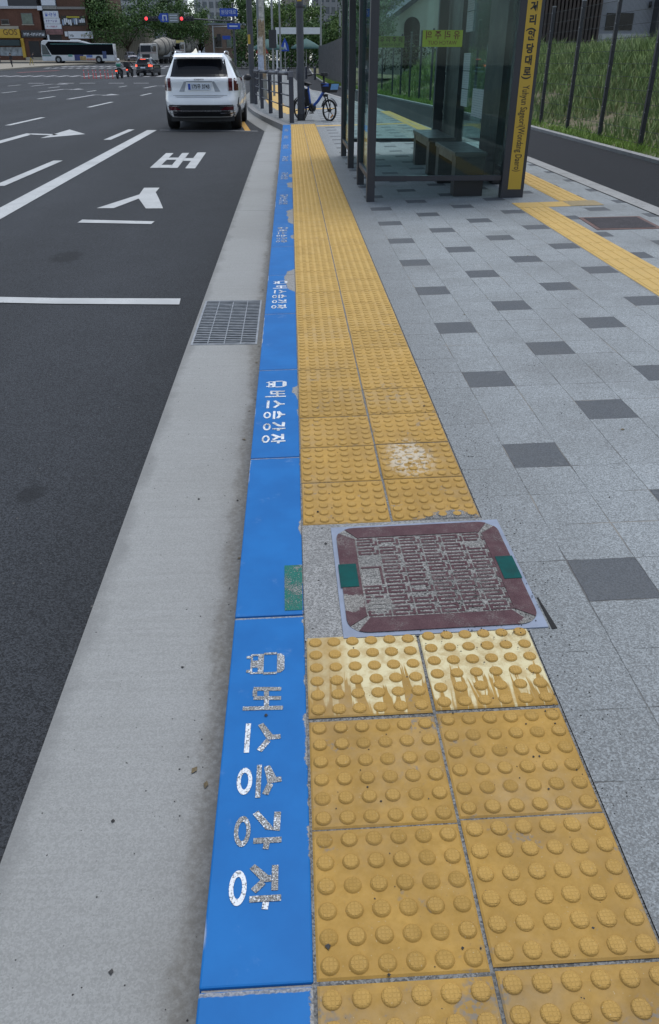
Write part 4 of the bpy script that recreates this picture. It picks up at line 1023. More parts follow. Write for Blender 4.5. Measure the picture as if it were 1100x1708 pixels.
# traffic signals over the far lanes
TY = 110.0
ts = thing("traffic_signal", "grey mast arm with two red lit signals and a blue u turn sign", "traffic signal", (-6.6, TY, zr(0, TY)))
mb = MB(); mb.lathe([(0.16, 0), (0.13, 7.2)], n=12); mb.build("mast", GREYPOLE, ts)
mb = MB(); mb.tube([(0, 0, 5.35), (-5, 0, 5.6), (-10.4, 0, 5.65)], [0.09, 0.07, 0.05], 8); mb.build("arm", GREYPOLE, ts)
REDL = glow("lit_red_lamp", (1.0, 0.05, 0.06), 1.1)
DEADL = simple("unlit_lens", (0.02, 0.025, 0.02), 0.3)
for x0 in (-10.35, -6.15):
    mb = MB(); mb.box(x0 - 0.24, x0 + 1.45, -0.32, -0.08, 5.35, 5.85); hd = mb.build("signal_head", FRAME_D, ts, bevel=0.03)
    for k in range(4):
        mb = MB(); r_ = 0.18 if k == 0 else 0.15; mb.lathe([(r_, -0.325), (r_, -0.335), (0, -0.34)], (x0 + 0.02 + 0.40 * k, 0, 5.6), 'Y', 16); mb.build("lamp", REDL if k == 0 else DEADL, hd)
mb = MB(); mb.prism([(-8.62, 5.25), (-7.72, 5.25), (-7.72, 6.15), (-8.62, 6.15), (-8.95, 5.7)], -0.2, -0.16, 'Y'); u = mb.build("u_turn_sign", SIGNB, ts)
mb = MB()
for x in (-8.42, -8.02): mb.box(x, x + 0.13, -0.215, -0.205, 5.4, 5.85)
mb.box(-8.42, -7.89, -0.215, -0.205, 5.851, 5.98); mb.prism([(-8.55, 5.5), (-8.16, 5.5), (-8.355, 5.3)], -0.215, -0.205, 'Y'); mb.build("pictogram", SIGNW, u)
mb = MB(); mb.box(-7.68, -6.5, -0.2, -0.16, 5.2, 6.15); g_ = mb.build("plate", simple("grey_sign_plate", (0.22, 0.25, 0.25), 0.5), ts)
mb = MB()
for k in range(3): mb.box(-7.55, -6.65, -0.215, -0.205, 5.38 + 0.26 * k, 5.46 + 0.26 * k)
mb.build("lines", SIGNW, g_)
mb = MB(); mb.box(-1.55, 0.55, -0.2, -0.16, 5.85, 6.65); s_ = mb.build("street_name_sign", SIGNB, ts)
mb = MB(); text_into(mb, "원당대로", 0.5, (-0.5, -0.21, 6.25), (1, 0, 0), (0, 0, 1)); mb.build("lettering", SIGNW, s_)
mb = MB(); mb.box(-0.75, 0.8, -0.2, -0.16, 4.55, 5.15); s_ = mb.build("direction_sign", SIGNB, ts); mb = MB(); mb.box(-0.5, 0.5, -0.215, -0.205, 4.78, 4.92); mb.build("arrow", SIGNW, s_)
t2 = thing("signal_pole", "thin grey signal pole with a small blue plate in front of the tan building", "traffic signal", (-10.6, 128, zr(0, 128)))
mb = MB(); mb.lathe([(0.11, 0), (0.1, 5.2)], n=10); mb.build("mast", STEELG, t2); mb = MB(); mb.tube([(0, 0, 5.05), (3.9, 0, 5.15)], 0.06, 6); mb.build("arm", STEELG, t2)
mb = MB(); mb.box(1.3, 2.4, -0.2, -0.1, 3.55, 4.0); mb.build("plate", SIGNB, t2); mb = MB(); mb.box(0.55, 1.05, -0.2, -0.1, 3.4, 4.2); mb.build("signal_head", FRAME_D, t2)
d1 = thing("direction_sign", "blue overhead arrow shaped direction signs at the left edge", "road sign", (-46.5, 126, zr(0, 126)))
mb = MB(); mb.lathe([(0.16, 0), (0.14, 8.2)], n=10); mb.build("mast", GREYPOLE, d1); mb = MB(); mb.tube([(0, 0, 7.0), (7.5, 0, 7.2)], 0.09, 6); mb.build("arm", GREYPOLE, d1)
for (za, zb, xe) in ((6.55, 7.35, 7.6), (5.55, 6.35, 7.1)):
    mb = MB(); mb.prism([(1.0, za), (xe - 0.6, za), (xe, (za + zb) / 2), (xe - 0.6, zb), (1.0, zb)], -0.25, -0.18, 'Y'); pl = mb.build("plate", SIGNB, d1)
    mb = MB(); rr = random.Random(int(za * 10)); x = 1.6
    while x < xe - 1.2: w = rr.uniform(0.25, 0.5); mb.box(x, x + w, -0.265, -0.255, za + 0.25, zb - 0.2); x += w + 0.18
    mb.build("lettering", SIGNW, pl)
for k, (x, y, h, lab) in enumerate(((1.2, 96, 11, "thin pale lamp post left of the thick grey pole, seen over the shade canopy"), (3.3, 92, 9, "thin grey lamp post just right of the thick grey pole"), (4.9, 86, 9.5, "pale lamp post rising behind the slatted dark wall"))):
    t = pole("lamp_post", lab, x if k else -0.9, y, 0.1, h, simple("pale_post", (0.26, 0.27, 0.27), 0.5, 0, 0.1, 3), "lamp post"); mb = MB(); mb.tube([(0, 0, h - 0.05), (0.5, 0, h + 0.4), (1.3, 0, h + 0.5)], 0.05, 6); mb.build("arm", STEELG, t); mb = MB(); mb.box(1.0, 1.7, -0.12, 0.12, h + 0.42, h + 0.52); mb.build("lantern", GREYPOLE, t)
for k in range(8):
    x = -19.9 + 0.385 * k; t = thing("lane_delineator", "%s red flexible lane post of the row on the far road" % ("first", "second", "third", "fourth", "fifth", "sixth", "seventh", "last")[k], "lane post", (x, 86.5 + 0.25 * (k % 3), zr(x, 86.5)), 0, "red lane posts on the far road")
    mb = MB(); mb.lathe([(0.10, 0), (0.10, 0.04), (0.04, 0.06), (0.04, 0.72), (0.0, 0.74)], n=10); mb.build("post", simple("red_plastic", (0.36, 0.03, 0.035), 0.5), t)
    mb = MB(); mb.lathe([(0.0415, 0.5), (0.0415, 0.6)], n=10); mb.build("band", SIGNW, t)

# ================================================================== VEHICLES
def tab_ring(prof, z):
    if z <= prof[0][0]: return prof[0][1:]
    for a, b in zip(prof, prof[1:]):
        if z <= b[0]:
            t = (z - a[0]) / (b[0] - a[0]); return tuple(a[k] + (b[k] - a[k]) * t for k in (1, 2, 3))
    return prof[-1][1:]
class Body:
    """car body lofted from rounded plan outlines; prof rows: height, half width, rear y, front y"""
    def __init__(s, prof, n=5.0): s.p = prof; s.n = n
    def ring(s, z, N=44):
        w, yr, yf = tab_ring(s.p, z); yc, l = (yr + yf) / 2, (yf - yr) / 2; out = []
        for k in range(N):
            t = 2 * PI * k / N; c, q = math.cos(t), math.sin(t)
            out.append((w * math.copysign(abs(c) ** (2 / s.n), c), yc + l * math.copysign(abs(q) ** (2 / s.n), q), z))
        return out
    def shell(s, N=44, z0=None, z1=None):
        zs = [r[0] for r in s.p if (z0 is None or r[0] >= z0) and (z1 is None or r[0] <= z1)]; mb = MB(); V = []
        for z in zs: V += s.ring(z, N)
        mb.add(V, [(i * N + k, i * N + (k + 1) % N, (i + 1) * N + (k + 1) % N, (i + 1) * N + k) for i in range(len(zs) - 1) for k in range(N)], 0, True)
        mb.add(V[-N:], [tuple(range(N))], 0, True); mb.add(V[:N], [tuple(reversed(range(N)))])
        return mb
    def rear(s, x, z):
        w, yr, yf = tab_ring(s.p, z); yc, l = (yr + yf) / 2, (yf - yr) / 2
        return yc - l * max(0.0, 1 - min(1, abs(x / w)) ** s.n) ** (1 / s.n)
    def front(s, x, z):
        w, yr, yf = tab_ring(s.p, z); yc, l = (yr + yf) / 2, (yf - yr) / 2
        return yc + l * max(0.0, 1 - min(1, abs(x / w)) ** s.n) ** (1 / s.n)
    def side(s, y, z):
        w, yr, yf = tab_ring(s.p, z); yc, l = (yr + yf) / 2, (yf - yr) / 2
        return w * max(0.0, 1 - min(1, abs((y - yc) / l)) ** s.n) ** (1 / s.n)
    def patch(s, where, q, off=0.006, nu=8, nv=5, mb=None, mi=0):
        """q: four corners (u,z) bottom-left, bottom-right, top-right, top-left laid on the body, standing off mm proud"""
        mb = mb or MB(); V = []
        for j in range(nv + 1):
            for i in range(nu + 1):
                a, b = i / nu, j / nv
                u = (q[0][0] * (1 - a) + q[1][0] * a) * (1 - b) + (q[3][0] * (1 - a) + q[2][0] * a) * b
                z = (q[0][1] * (1 - a) + q[1][1] * a) * (1 - b) + (q[3][1] * (1 - a) + q[2][1] * a) * b
                if where == 'rear': V.append((u, s.rear(u, z) - off, z))
                elif where == 'front': V.append((u, s.front(u, z) + off, z))
                else: V.append(((s.side(u, z) + off) * where, u, z))
        n = len(V); inner = []
        for v in V:
            if where == 'rear': inner.append((v[0], v[1] + off + 0.01, v[2]))
            elif where == 'front': inner.append((v[0], v[1] - off - 0.01, v[2]))
            else: inner.append((v[0] - (off + 0.01) * where, v[1], v[2]))
        W = nu + 1
        F = [(j * W + i, j * W + i + 1, (j + 1) * W + i + 1, (j + 1) * W + i) for j in range(nv) for i in range(nu)]
        bl = [j * W for j in range(nv + 1)]; br = [j * W + nu for j in range(nv + 1)]; bb = list(range(W)); bt = [nv * W + i for i in range(W)]
        for e in (bl, br, bb, bt): F += [(e[k], e[k + 1], n + e[k + 1], n + e[k]) for k in range(len(e) - 1)]
        mb.add(V + inner, F, mi, False); return mb
def wheel(par, x, y, r, w, rim, name="wheel"):
    mb = MB(); s = 1 if x > 0 else -1
    mb.lathe([(r * 0.6, -w / 2), (r * 0.93, -w / 2), (r, -w / 2 + 0.03), (r, w / 2 - 0.03), (r * 0.93, w / 2), (r * 0.6, w / 2)], (x, y, r), 'X', 26); t = mb.build(name, RUBBER, par)
    mb = MB(); mb.lathe([(0, -w * 0.3 * s), (r * 0.62, -w * .3 * s), (r * 0.64, w * 0.40 * s), (r * .52, w * 0.42 * s), (r * .16, w * 0.36 * s), (0, w * .38 * s)] if s > 0 else [(0, w * .3), (r * .62, w * .3), (r * .64, -w * .40), (r * .52, -w * .42), (r * .16, -w * .36), (0, -w * .38)], (x, y, r), 'X', 20); mb.build("rim", rim, t)
    return t
CARW = simple("pearl_white_car_paint", (0.82, 0.83, 0.84), 0.22, 0, 0.03, 2, 0, 0.5, 0.6)
CARB = simple("black_car_paint", (0.014, 0.016, 0.020), 0.2, 0, 0.08, 2, 0, 0.5, 0.6)
CARG = simple("slate_car_paint", (0.05, 0.07, 0.10), 0.22, 0, 0.08, 2, 0, 0.5, 0.6)
CARS = simple("silver_car_paint", (0.28, 0.27, 0.30), 0.25, 0.3, 0.06, 2, 0, 0.5, 0.5)
TAILR = simple("dark_red_lens", (0.085, 0.006, 0.012), 0.12, 0, 0.1, 8)
SEAM = simple("panel_shadow_gap", (0.02, 0.02, 0.022), 0.6)
GREYT = simple("painted_recess_shade", (0.36, 0.375, 0.40), 0.3, 0, 0.05, 3)  # grey shade painted on recess flanks, handle and bumper of the white car

def suv_prof(L, W, H, hood=1.08):
    w = W / 2; k = H / 1.7
    return [(0.30 * k, w * .90, .16, L - .14), (0.42 * k, w * .965, .04, L - .05), (0.58 * k, w * .995, 0.0, L), (0.70 * k, w, .02, L), (0.78 * k, w * .998, .075, L - .02), (0.96 * k, w * .995, .095, L - .06),
            (1.05 * k, w * .985, .085, L - .22), (1.12 * k, w * .965, .075, L - .55), (1.16 * k, w * .94, .10, L - 1.15), (1.20 * k, w * .915, .155, L - 1.28), (1.36 * k, w * .835, .29, L - 1.62), (1.52 * k, w * .745, .40, L - 2.02), (1.60 * k, w * .70, .42, L - 2.2),
            (1.655 * k, w * .66, .45, L - 2.35), (1.69 * k, w * .56, .62, L - 2.55), (1.70 * k, w * .35, .95, L - 2.9)]
suv = thing("parked_suv", "large white suv seen from behind, parked at the end of the bus bay", "car", (-2.20, 20.80, -0.1475))
B = Body(suv_prof(4.8, 1.9, 1.68), 6.0); k_ = 1.68 / 1.7
B.shell().build("body", CARW, suv)
B.patch('rear', [(-0.70, 1.175), (0.70, 1.175), (0.615, 1.55), (-0.615, 1.55)], 0.010, 14, 7).build("rear_window", DGLASS, suv)
mb = MB()
for (z, y, x) in ((1.575, 0.22, 0.60), (1.625, 0.20, 0.62), (1.66, 0.45, 0.60)): pass
V = [(-0.63, 0.40, 1.60), (-0.60, 0.24, 1.585), (0.60, 0.24, 1.585), (0.63, 0.40, 1.60), (-0.60, 0.62, 1.672), (-0.57, 0.30, 1.625), (0.57, 0.30, 1.625), (0.60, 0.62, 1.672)]
mb.add(V, [(0, 1, 2, 3), (7, 6, 5, 4), (1, 5, 6, 2), (0, 4, 5, 1), (3, 2, 6, 7), (0, 3, 7, 4)]); mb.build("spoiler", CARW, suv, bevel=0.012)
for s_ in (-1, 1):
    for xa, xb in ((0.70, 0.79), (0.825, 0.935)):
        q = [(s_ * xa, 0.875), (s_ * xb, 0.875), (s_ * xb, 1.145), (s_ * xa, 1.145)]
        if s_ < 0: q = [q[1], q[0], q[3], q[2]]
        B.patch('rear', q, 0.016, 4, 4).build("tail_light", TAILR, suv)
    B.patch(s_, [(0.75, 1.15), (3.1, 1.13), (2.55, 1.52), (1.0, 1.52)], 0.006, 10, 4).build("side_window", DGLASS, suv)
    mb = MB(); mb.ell((s_ * 1.03, 3.25, 1.12), (0.11, 0.09, 0.085)); mb.tube([(s_ * 0.88, 3.25, 1.08), (s_ * 1.0, 3.25, 1.09)], 0.03, 6); mb.build("mirror", CARW if s_ < 0 else BLACKP, suv)
    mb = MB(); mb.tube([(s_ * 0.60, 0.75, 1.665), (s_ * 0.61, 0.9, 1.71), (s_ * 0.61, 2.1, 1.715), (s_ * 0.60, 2.3, 1.665)], 0.018, 6); mb.build("roof_rail", CHROME, suv)
    q = [(s_ * 0.875, 0.50), (s_ * 0.905, 0.50), (s_ * 0.925, 0.72), (s_ * 0.905, 0.72)]
    B.patch('rear', q if s_ > 0 else [q[1], q[0], q[3], q[2]], 0.010, 3, 4).build("bumper_vent", SEAM, suv)
mb = MB(); mb.prism([(0.74, 1.66), (0.92, 1.665), (0.80, 1.715), (0.76, 1.725)], -0.025, 0.025, 'X'); mb.build("antenna_fin", CARW, suv, bevel=0.006)
# tailgate: plate recess, chamfered flanks, plate, seams
B.patch('rear', [(-0.47, 0.86), (0.47, 0.86), (0.34, 1.075), (-0.34, 1.075)], 0.003, 8, 4).build("tailgate_recess", CARW, suv)
for s_ in (-1, 1):
    q = [(s_ * 0.37, 0.86), (s_ * 0.50, 0.86), (s_ * 0.36, 1.085), (s_ * 0.315, 1.06)]
    B.patch('rear', q if s_ > 0 else [q[1], q[0], q[3], q[2]], 0.006, 3, 3).build("recess_flank", GREYT, suv)
B.patch('rear', [(-0.34, 1.066), (0.34, 1.066), (0.315, 1.088), (-0.315, 1.088)], 0.016, 6, 1).build("handle_shade", GREYT, suv)
mb = MB(); mb.box(-0.275, 0.275, 0.058, 0.066, 0.895, 1.035); pl = mb.build("licence_plate", SIGNW, suv, bevel=0.004)
mb = MB(); mb.box(-0.270, -0.215, 0.0545, 0.0565, 0.90, 1.03); mb.build("blue_band", SIGNB, pl)
mb = MB(); text_into(mb, "175우 3743", 0.118, (0.028, 0.0535, 0.964), (1, 0, 0), (0, 0, 1), wscale=0.80, bold=0.003); mb.build("lettering", INK, pl)
mb = MB(); text_into(mb, "SORENTO", 0.040, (0, 0.048, 1.117), (1, 0, 0), (0, 0, 1), wscale=1.3, bold=0.001); mb.build("badge_lettering", SEAM, suv)
B.patch('rear', [(-0.66, 0.775), (0.66, 0.775), (0.66, 0.781), (-0.66, 0.781)], 0.005, 10, 1).build("tailgate_seam", SEAM, suv)
B.patch('rear', [(-0.55, 0.735), (0.50, 0.735), (0.57, 0.757), (-0.62, 0.757)], 0.006, 10, 1).build("bumper_shade", GREYT, suv)
B.patch('rear', [(-0.92, 0.31), (0.92, 0.31), (0.88, 0.575), (-0.88, 0.575)], 0.014, 16, 6).build("bumper_cladding", BLACKP, suv)
for s_ in (-1, 1):
    q = [(s_ * 0.48, 0.46), (s_ * 0.80, 0.46), (s_ * 0.80, 0.535), (s_ * 0.60, 0.535)]
    B.patch('rear', q if s_ > 0 else [q[1], q[0], q[3], q[2]], 0.022, 5, 2).build("reflector", TAILR, suv)
    for (za, zb) in ((0.44, 0.452), (0.385, 0.396), (0.541, 0.550)):
        q = [(s_ * 0.47, za), (s_ * 0.83, za), (s_ * 0.83, zb), (s_ * 0.47, zb)]
        B.patch('rear', q if s_ > 0 else [q[1], q[0], q[3], q[2]], 0.026, 6, 1).build("exhaust_trim", CHROME, suv)
B.patch('rear', [(-0.50, 0.428), (0.50, 0.428), (0.50, 0.456), (-0.50, 0.456)], 0.024, 8, 1).build("skid_bar", CHROME, suv)
mb = MB(); mb.box(-0.78, 0.78, 0.35, 4.4, 0.20, 0.36); mb.build("underbody", SEAM, suv)
for x, y in ((-0.80, 0.95), (0.80, 0.95), (-0.80, 3.78), (0.80, 3.78)): wheel(suv, x, y, 0.365, 0.25, CHROME)

def car(label, loc, rz, paint, L=4.4, W=1.85, H=1.62, group=None, lit=False, name="car"):
    t = thing(name, label, "car", loc, rz, group); B = Body(suv_prof(L, W, H), 5.5); k = H / 1.7; w = W / 2
    B.shell(32).build("body", paint, t)
    B.patch('rear', [(-w * .72, 1.18 * k), (w * .72, 1.18 * k), (w * .62, 1.55 * k), (-w * .62, 1.55 * k)], 0.012, 8, 4).build("rear_window", DGLASS, t)
    B.patch('front', [(-w * .84, 1.19 * k), (w * .84, 1.19 * k), (w * .66, 1.55 * k), (-w * .66, 1.55 * k)], 0.012, 8, 5).build("windscreen", DGLASS, t)
    for s_ in (-1, 1):
        B.patch(s_, [(0.75, 1.16 * k), (L - 1.5, 1.16 * k), (L - 2.1, 1.53 * k), (1.0, 1.53 * k)], 0.008, 8, 3).build("side_window", DGLASS, t)
        q = [(s_ * w * .62, .90 * k), (s_ * w * .95, .90 * k), (s_ * w * .95, 1.08 * k), (s_ * w * .62, 1.08 * k)]
        q = q if s_ > 0 else [q[1], q[0], q[3], q[2]]
        B.patch('rear', q, 0.02, 4, 2).build("tail_light", LITR if lit else TAILR, t); B.patch('front', [(a, b - 0.12) for a, b in q], 0.02, 4, 2).build("headlight", CHROME, t)
    B.patch('rear', [(-0.26, .74 * k), (0.26, .74 * k), (0.26, .85 * k), (-0.26, .85 * k)], 0.02, 4, 1).build("licence_plate", SIGNW, t)
    B.patch('front', [(-w * .6, .55 * k), (w * .6, .55 * k), (w * .6, .8 * k), (-w * .6, .8 * k)], 0.015, 4, 2).build("grille", SEAM, t)
    if lit: B.patch('rear', [(-w * .3, 1.57 * k), (w * .3, 1.57 * k), (w * .3, 1.61 * k), (-w * .3, 1.61 * k)], 0.02, 4, 1).build("brake_light", LITR, t)
    for x, y in ((-w + .16, .85), (w - .16, .85), (-w + .16, L - .9), (w - .16, L - .9)): wheel(t, x, y, 0.34, 0.22, CHROME)
    return t
LITR = glow("lit_brake_lens", (1.0, 0.10, 0.05), 1.2)
car("black suv with glowing brake lights waiting beyond the parked white car", (-15.6, 95.2, zr(0, 95)), R(-6), CARB, 4.6, 1.95, 1.68, lit=True)
CG = "oncoming cars between the bus and the mixer"
car("dark tall van waiting behind the bus, under the big tree", (-26.6, 164, zr(0, 160)), R(190), CARB, 4.8, 2.0, 2.1, CG, name="van")
car("slate blue car in front of the dark van", (-25.2, 156, zr(0, 152)), R(188), CARG, 4.5, 1.9, 1.6, CG)
car("silver car half hidden by the rear end of the bus", (-28.9, 163, zr(0, 160)), R(200), CARS, 4.5, 1.9, 1.6, CG)

# the city bus crossing the junction; front towards -X
bus = thing("city_bus", "long white city bus with dark windows crossing the junction", "bus", (-35.3, 152.8, zr(0, 152.8)))
BW = simple("bus_white", (0.60, 0.62, 0.65), 0.25, 0, 0.04, 1.5, 0, 0.5, 0.4); BT = simple("bus_teal", (0.02, 0.12, 0.12), 0.3)
mb = MB(); mb.prism([(-5.95, .32), (6.0, .32), (6.0, 2.85), (2.2, 2.88), (0.6, 3.28), (-5.4, 3.32), (-5.75, 3.1), (-6.0, 1.4)], -1.25, 1.25, 'Y'); mb.build("body", BW, bus, bevel=0.08)
BUSGL = simple("bus_tinted_glass", (0.005, 0.006, 0.009), 0.35, 0, 0.1, 2, 0, 0.06)
mb = MB(); mb.prism([(-4.3, 1.22), (5.95, 1.22), (5.95, 2.80), (1.9, 2.82), (0.4, 3.05), (-4.6, 3.14), (-5.1, 2.7)], -1.262, -1.252, 'Y'); mb.build("window_band", BUSGL, bus)
mb = MB(); mb.prism([(-5.85, 1.25), (-4.5, 1.25), (-5.1, 2.6), (-5.72, 2.75)], -1.262, -1.252, 'Y'); mb.build("cab_window", simple("cab_glass", (0.05, 0.07, 0.08), 0.1), bus)
mb = MB(); mb.box(-6.005, -5.98, -1.15, 1.15, 1.2, 2.9); mb.build("windscreen", DGLASS, bus)
mb = MB(); mb.box(-4.3, 5.95, -1.27, -1.2625, 2.72, 2.84); mb.build("teal_stripe", BT, bus)
mb = MB(); mb.box(-5.9, -4.4, -1.27, -1.2625, 1.02, 1.18); mb.build("teal_stripe", BT, bus)
for (x0, x1, z0, z1, c) in ((-0.6, 0.9, .42, 1.25, (0.03, 0.04, 0.16)), (0.3, 1.3, .42, 1.05, (0.42, 0.28, 0.10)), (1.35, 3.0, .42, .72, (0.42, 0.20, 0.14)), (1.4, 2.4, .85, 1.2, (0.10, 0.16, 0.42)), (4.1, 4.75, .7, 1.75, (0.05, 0.08, 0.20)), (-1.6, -0.9, .95, 1.28, (0.12, 0.32, 0.28))):
    mb = MB(); mb.box(x0, x1, -1.268 - 0.002 * (x0 > 0), -1.256, z0, z1); mb.build("advert_panel", simple("bus_advert_%d" % int(x0 * 10 + 100), c, 0.4, 0, 0.4, 2.5), bus)
for x in (-3.3, 3.4):
    mb = MB(); mb.lathe([(0.56, -1.265), (0.56, -1.253)], (x, 0, 0.55), 'Y', 20); mb.build("wheel_arch", SEAM, bus)
    for y in (-1.16, 1.16):
        mb = MB(); mb.lathe([(0, -0.12), (0.47, -0.12), (0.5, -0.09), (0.5, .09), (.47, .12), (0, .12)], (x, y - (0.05 if y < 0 else -0.05), 0.5), 'Y', 20); w_ = mb.build("wheel", RUBBER, bus)
        mb = MB(); mb.lathe([(0.0, -1), (0.27, -1), (0.24, -0.9)] if False else [(0.27, -0.135), (0.25, -0.128), (0, -0.126)], (x, y - 0.05, 0.5), 'Y', 16); mb.build("hub", STEELG, w_)
mb = MB(); mb.box(-1.0, 0.3, -1.0, 1.0, 3.28, 3.42); mb.build("roof_unit", BW, bus, bevel=0.03)

# concrete mixer lorries
DUSTY = simple("dusty_drum_paint", (0.27, 0.25, 0.215), 0.8, 0, 0.4, 1.3); DIRTYW = simple("dirty_white_cab", (0.42, 0.41, 0.39), 0.5, 0, 0.15, 1.5); YCAB = simple("pale_yellow_visor", (0.44, 0.38, 0.14), 0.5)
def mixer(label, loc, rz, yellow):
    t = thing("mixer_truck", label, "lorry", loc, rz, "concrete mixers waiting at the junction")   # front at y=0 facing -Y, tail towards +Y
    mb = MB(); mb.prism([(0.0, .55), (0.0, 1.6), (0.18, 2.75), (0.3, 2.9), (1.7, 2.9), (1.7, .55)], -1.2, 1.2, 'X'); mb.build("cab", DIRTYW, t, bevel=0.07)
    mb = MB(); mb.add([(-1.05, -0.012, 1.72), (1.05, -0.012, 1.72), (1.0, 0.155, 2.62), (-1.0, 0.155, 2.62), (-1.05, 0.06, 1.72), (1.05, 0.06, 1.72), (1.0, 0.22, 2.62), (-1.0, 0.22, 2.62)], [(0, 1, 2, 3), (3, 2, 6, 7), (0, 4, 5, 1), (1, 5, 6, 2), (0, 3, 7, 4)]); mb.build("windscreen", DGLASS, t)
    for s_ in (-1, 1):
        mb = MB(); mb.prism([(0.35, 1.75), (1.3, 1.75), (1.3, 2.55), (0.5, 2.55)], 1.203 * s_, 1.21 * s_, 'X'); mb.build("side_window", DGLASS, t)
        mb = MB(); mb.box(s_ * 1.3 - .08, s_ * 1.3 + .08, -0.02, 0.1, 1.8, 2.45); mb.build("mirror", BLACKP, t)
        mb = MB(); mb.box(s_ * .95 - .2, s_ * .95 + .2, -0.03, 0.0, .78, .98); mb.build("headlight", CHROME, t)
    mb = MB(); mb.box(-0.75, 0.75, -0.02, 0.0, .9, 1.4); mb.build("grille", SEAM, t)
    mb = MB(); mb.box(-1.21, 1.21, -0.012, 1.2, 1.53, 1.62); mb.build("red_stripe", simple("faded_red_stripe", (0.28, 0.12, 0.10), 0.6), t)
    mb = MB(); mb.box(-1.15, 1.15, -0.05, 0.0, .45, .72); mb.build("bumper", BLACKP, t)
    if yellow: mb = MB(); mb.prism([(-0.1, 2.75), (0.1, 3.15), (1.5, 3.2), (1.5, 2.92), (0.2, 2.92)], -1.15, 1.15, 'X'); mb.build("visor", YCAB, t)
    mb = MB(); mb.box(-0.45, 0.45, 1.7, 8.2, .75, 1.1); mb.build("chassis", SEAM, t)
    mb = MB(); n = 26; prof = [(0.55, 0), (0.95, .5), (1.22, 1.5), (1.25, 2.6), (1.1, 3.9), (0.6, 5.2), (0.5, 5.3)]; V = []
    for r, d in prof:
        for k in range(n): a = 2 * PI * k / n; V.append((r * math.cos(a), 2.3 + d * .97 - 0.25 * r * math.sin(a), 1.95 + d * .22 + r * math.sin(a)))
    mb.add(V, [(i * n + k, i * n + (k + 1) % n, (i + 1) * n + (k + 1) % n, (i + 1) * n + k) for i in range(len(prof) - 1) for k in range(n)], 0, True); mb.add(V[:n], [tuple(range(n))]); mb.add(V[-n:], [tuple(range(n))]); dr = mb.build("drum", DUSTY, t)
    mb = MB(); q = []
    for k in range(60): d = 0.4 + 4.2 * k / 59; r = lerp_tab([(b, a) for a, b in prof], d) * 1.01; a = k * 0.33; q.append((r * math.cos(a), 2.3 + d * .97 - .25 * r * math.sin(a), 1.95 + d * .22 + r * math.sin(a)))
    mb.tube(q, 0.09, 5); mb.build("spiral", simple("dark_drum_band", (0.12, 0.115, 0.11), 0.8, 0, 0.3, 3), dr)
    mb = MB(); mb.prism([(7.4, 2.9), (8.1, 3.6), (8.3, 3.4), (7.9, 2.6)], -.5, .5, 'X'); mb.build("hopper", DUSTY, t); mb = MB(); mb.tube([(0, 7.9, 2.4), (0, 8.6, 1.5)], .22, 8); mb.build("chute", DUSTY, t)
    for y in (1.0, 5.6, 7.0):
        for s_ in (-1, 1): wheel(t, s_ * 1.0, y, 0.52, 0.34, DIRTYW)
    return t
mixer("white cab concrete mixer with a dusty drum, nearest the junction", (-23.4, 147.8, zr(0, 150) - 0.02), R(-27), False)
mixer("concrete mixer with a pale yellow visor, behind the first one", (-20.9, 166, zr(0, 168)), R(-24), True)

# ------------------------------------------------------------------ people and two wheelers
SKIN = simple("skin", (0.36, 0.22, 0.16), 0.55, 0, 0.08, 10); HAIR = simple("black_hair", (0.012, 0.011, 0.011), 0.5, 0, 0.2, 30)
def skin_person(label, loc, rz, J, tops, legs, hair=True, group=None, shoes=None):
    """J: joint name -> position; a single skinned body, split by material where clothing changes"""
    t = thing("person", label, "person", loc, rz, group)
    chain = [("pel", "spine", .125), ("spine", "chest", .135), ("chest", "neck", .055), ("neck", "head", .075), ("head", "crown", .085)]
    for s_ in "lr": chain += [("chest", "sh" + s_, .065), ("sh" + s_, "el" + s_, .046), ("el" + s_, "wr" + s_, .034), ("wr" + s_, "ha" + s_, .036), ("pel", "hip" + s_, .10), ("hip" + s_, "kn" + s_, .065), ("kn" + s_, "an" + s_, .045), ("an" + s_, "to" + s_, .04)]
    names = ["pel"]; E = []; rad = {"pel": .135}
    for a, b, r in chain: names.append(b); E.append((names.index(a), names.index(b))); rad[b] = r
    me = bpy.data.meshes.new("body"); me.from_pydata([J[n] for n in names], E, [])
    o = bpy.data.objects.new("body", me); COL.objects.link(o); o.modifiers.new("skin", 'SKIN'); m = o.modifiers.new("sub", 'SUBSURF'); m.levels = 1
    for i, n in enumerate(names):
        sv = me.skin_vertices[0].data[i]; sv.radius = (rad[n], rad[n] * (0.78 if n in ("chest", "spine", "pel") else 1)); sv.use_root = (i == 0)
    bpy.context.view_layer.update(); m2 = bpy.data.meshes.new_from_object(o.evaluated_get(bpy.context.evaluated_depsgraph_get())); bpy.data.objects.remove(o)
    b = bpy.data.objects.new("body", m2); COL.objects.link(b); b.parent = t
    for mt in (tops, legs, SKIN, shoes or BLACKP): m2.materials.append(mt)
    zn = J["neck"][2]; pz = J["pel"][2]
    seg = [(Vector(J[a]), Vector(J[c]), c) for a, c, r in chain]
    for p in m2.polygons:
        c = Vector(p.center); best = min(seg, key=lambda q: (c - (q[0] + (q[1] - q[0]) * max(0, min(1, (c - q[0]).dot(q[1] - q[0]) / max(1e-6, (q[1] - q[0]).length_squared))))).length)[2]
        p.material_index = 2 if best[:2] in ("ha", "he", "cr") or best == "neck" else (3 if best[:2] == "to" else (1 if best[:2] in ("hi", "kn", "an") else 0)); p.use_smooth = True
    if hair:
        h = Vector(J["crown"]); hd = Vector(J["head"]); c = hd.lerp(h, 0.75); mb = MB(); mb.ell((c.x, c.y + 0.015, c.z + 0.03), (.098, .11, .10)); mb.build("hair", HAIR, t)
    return t
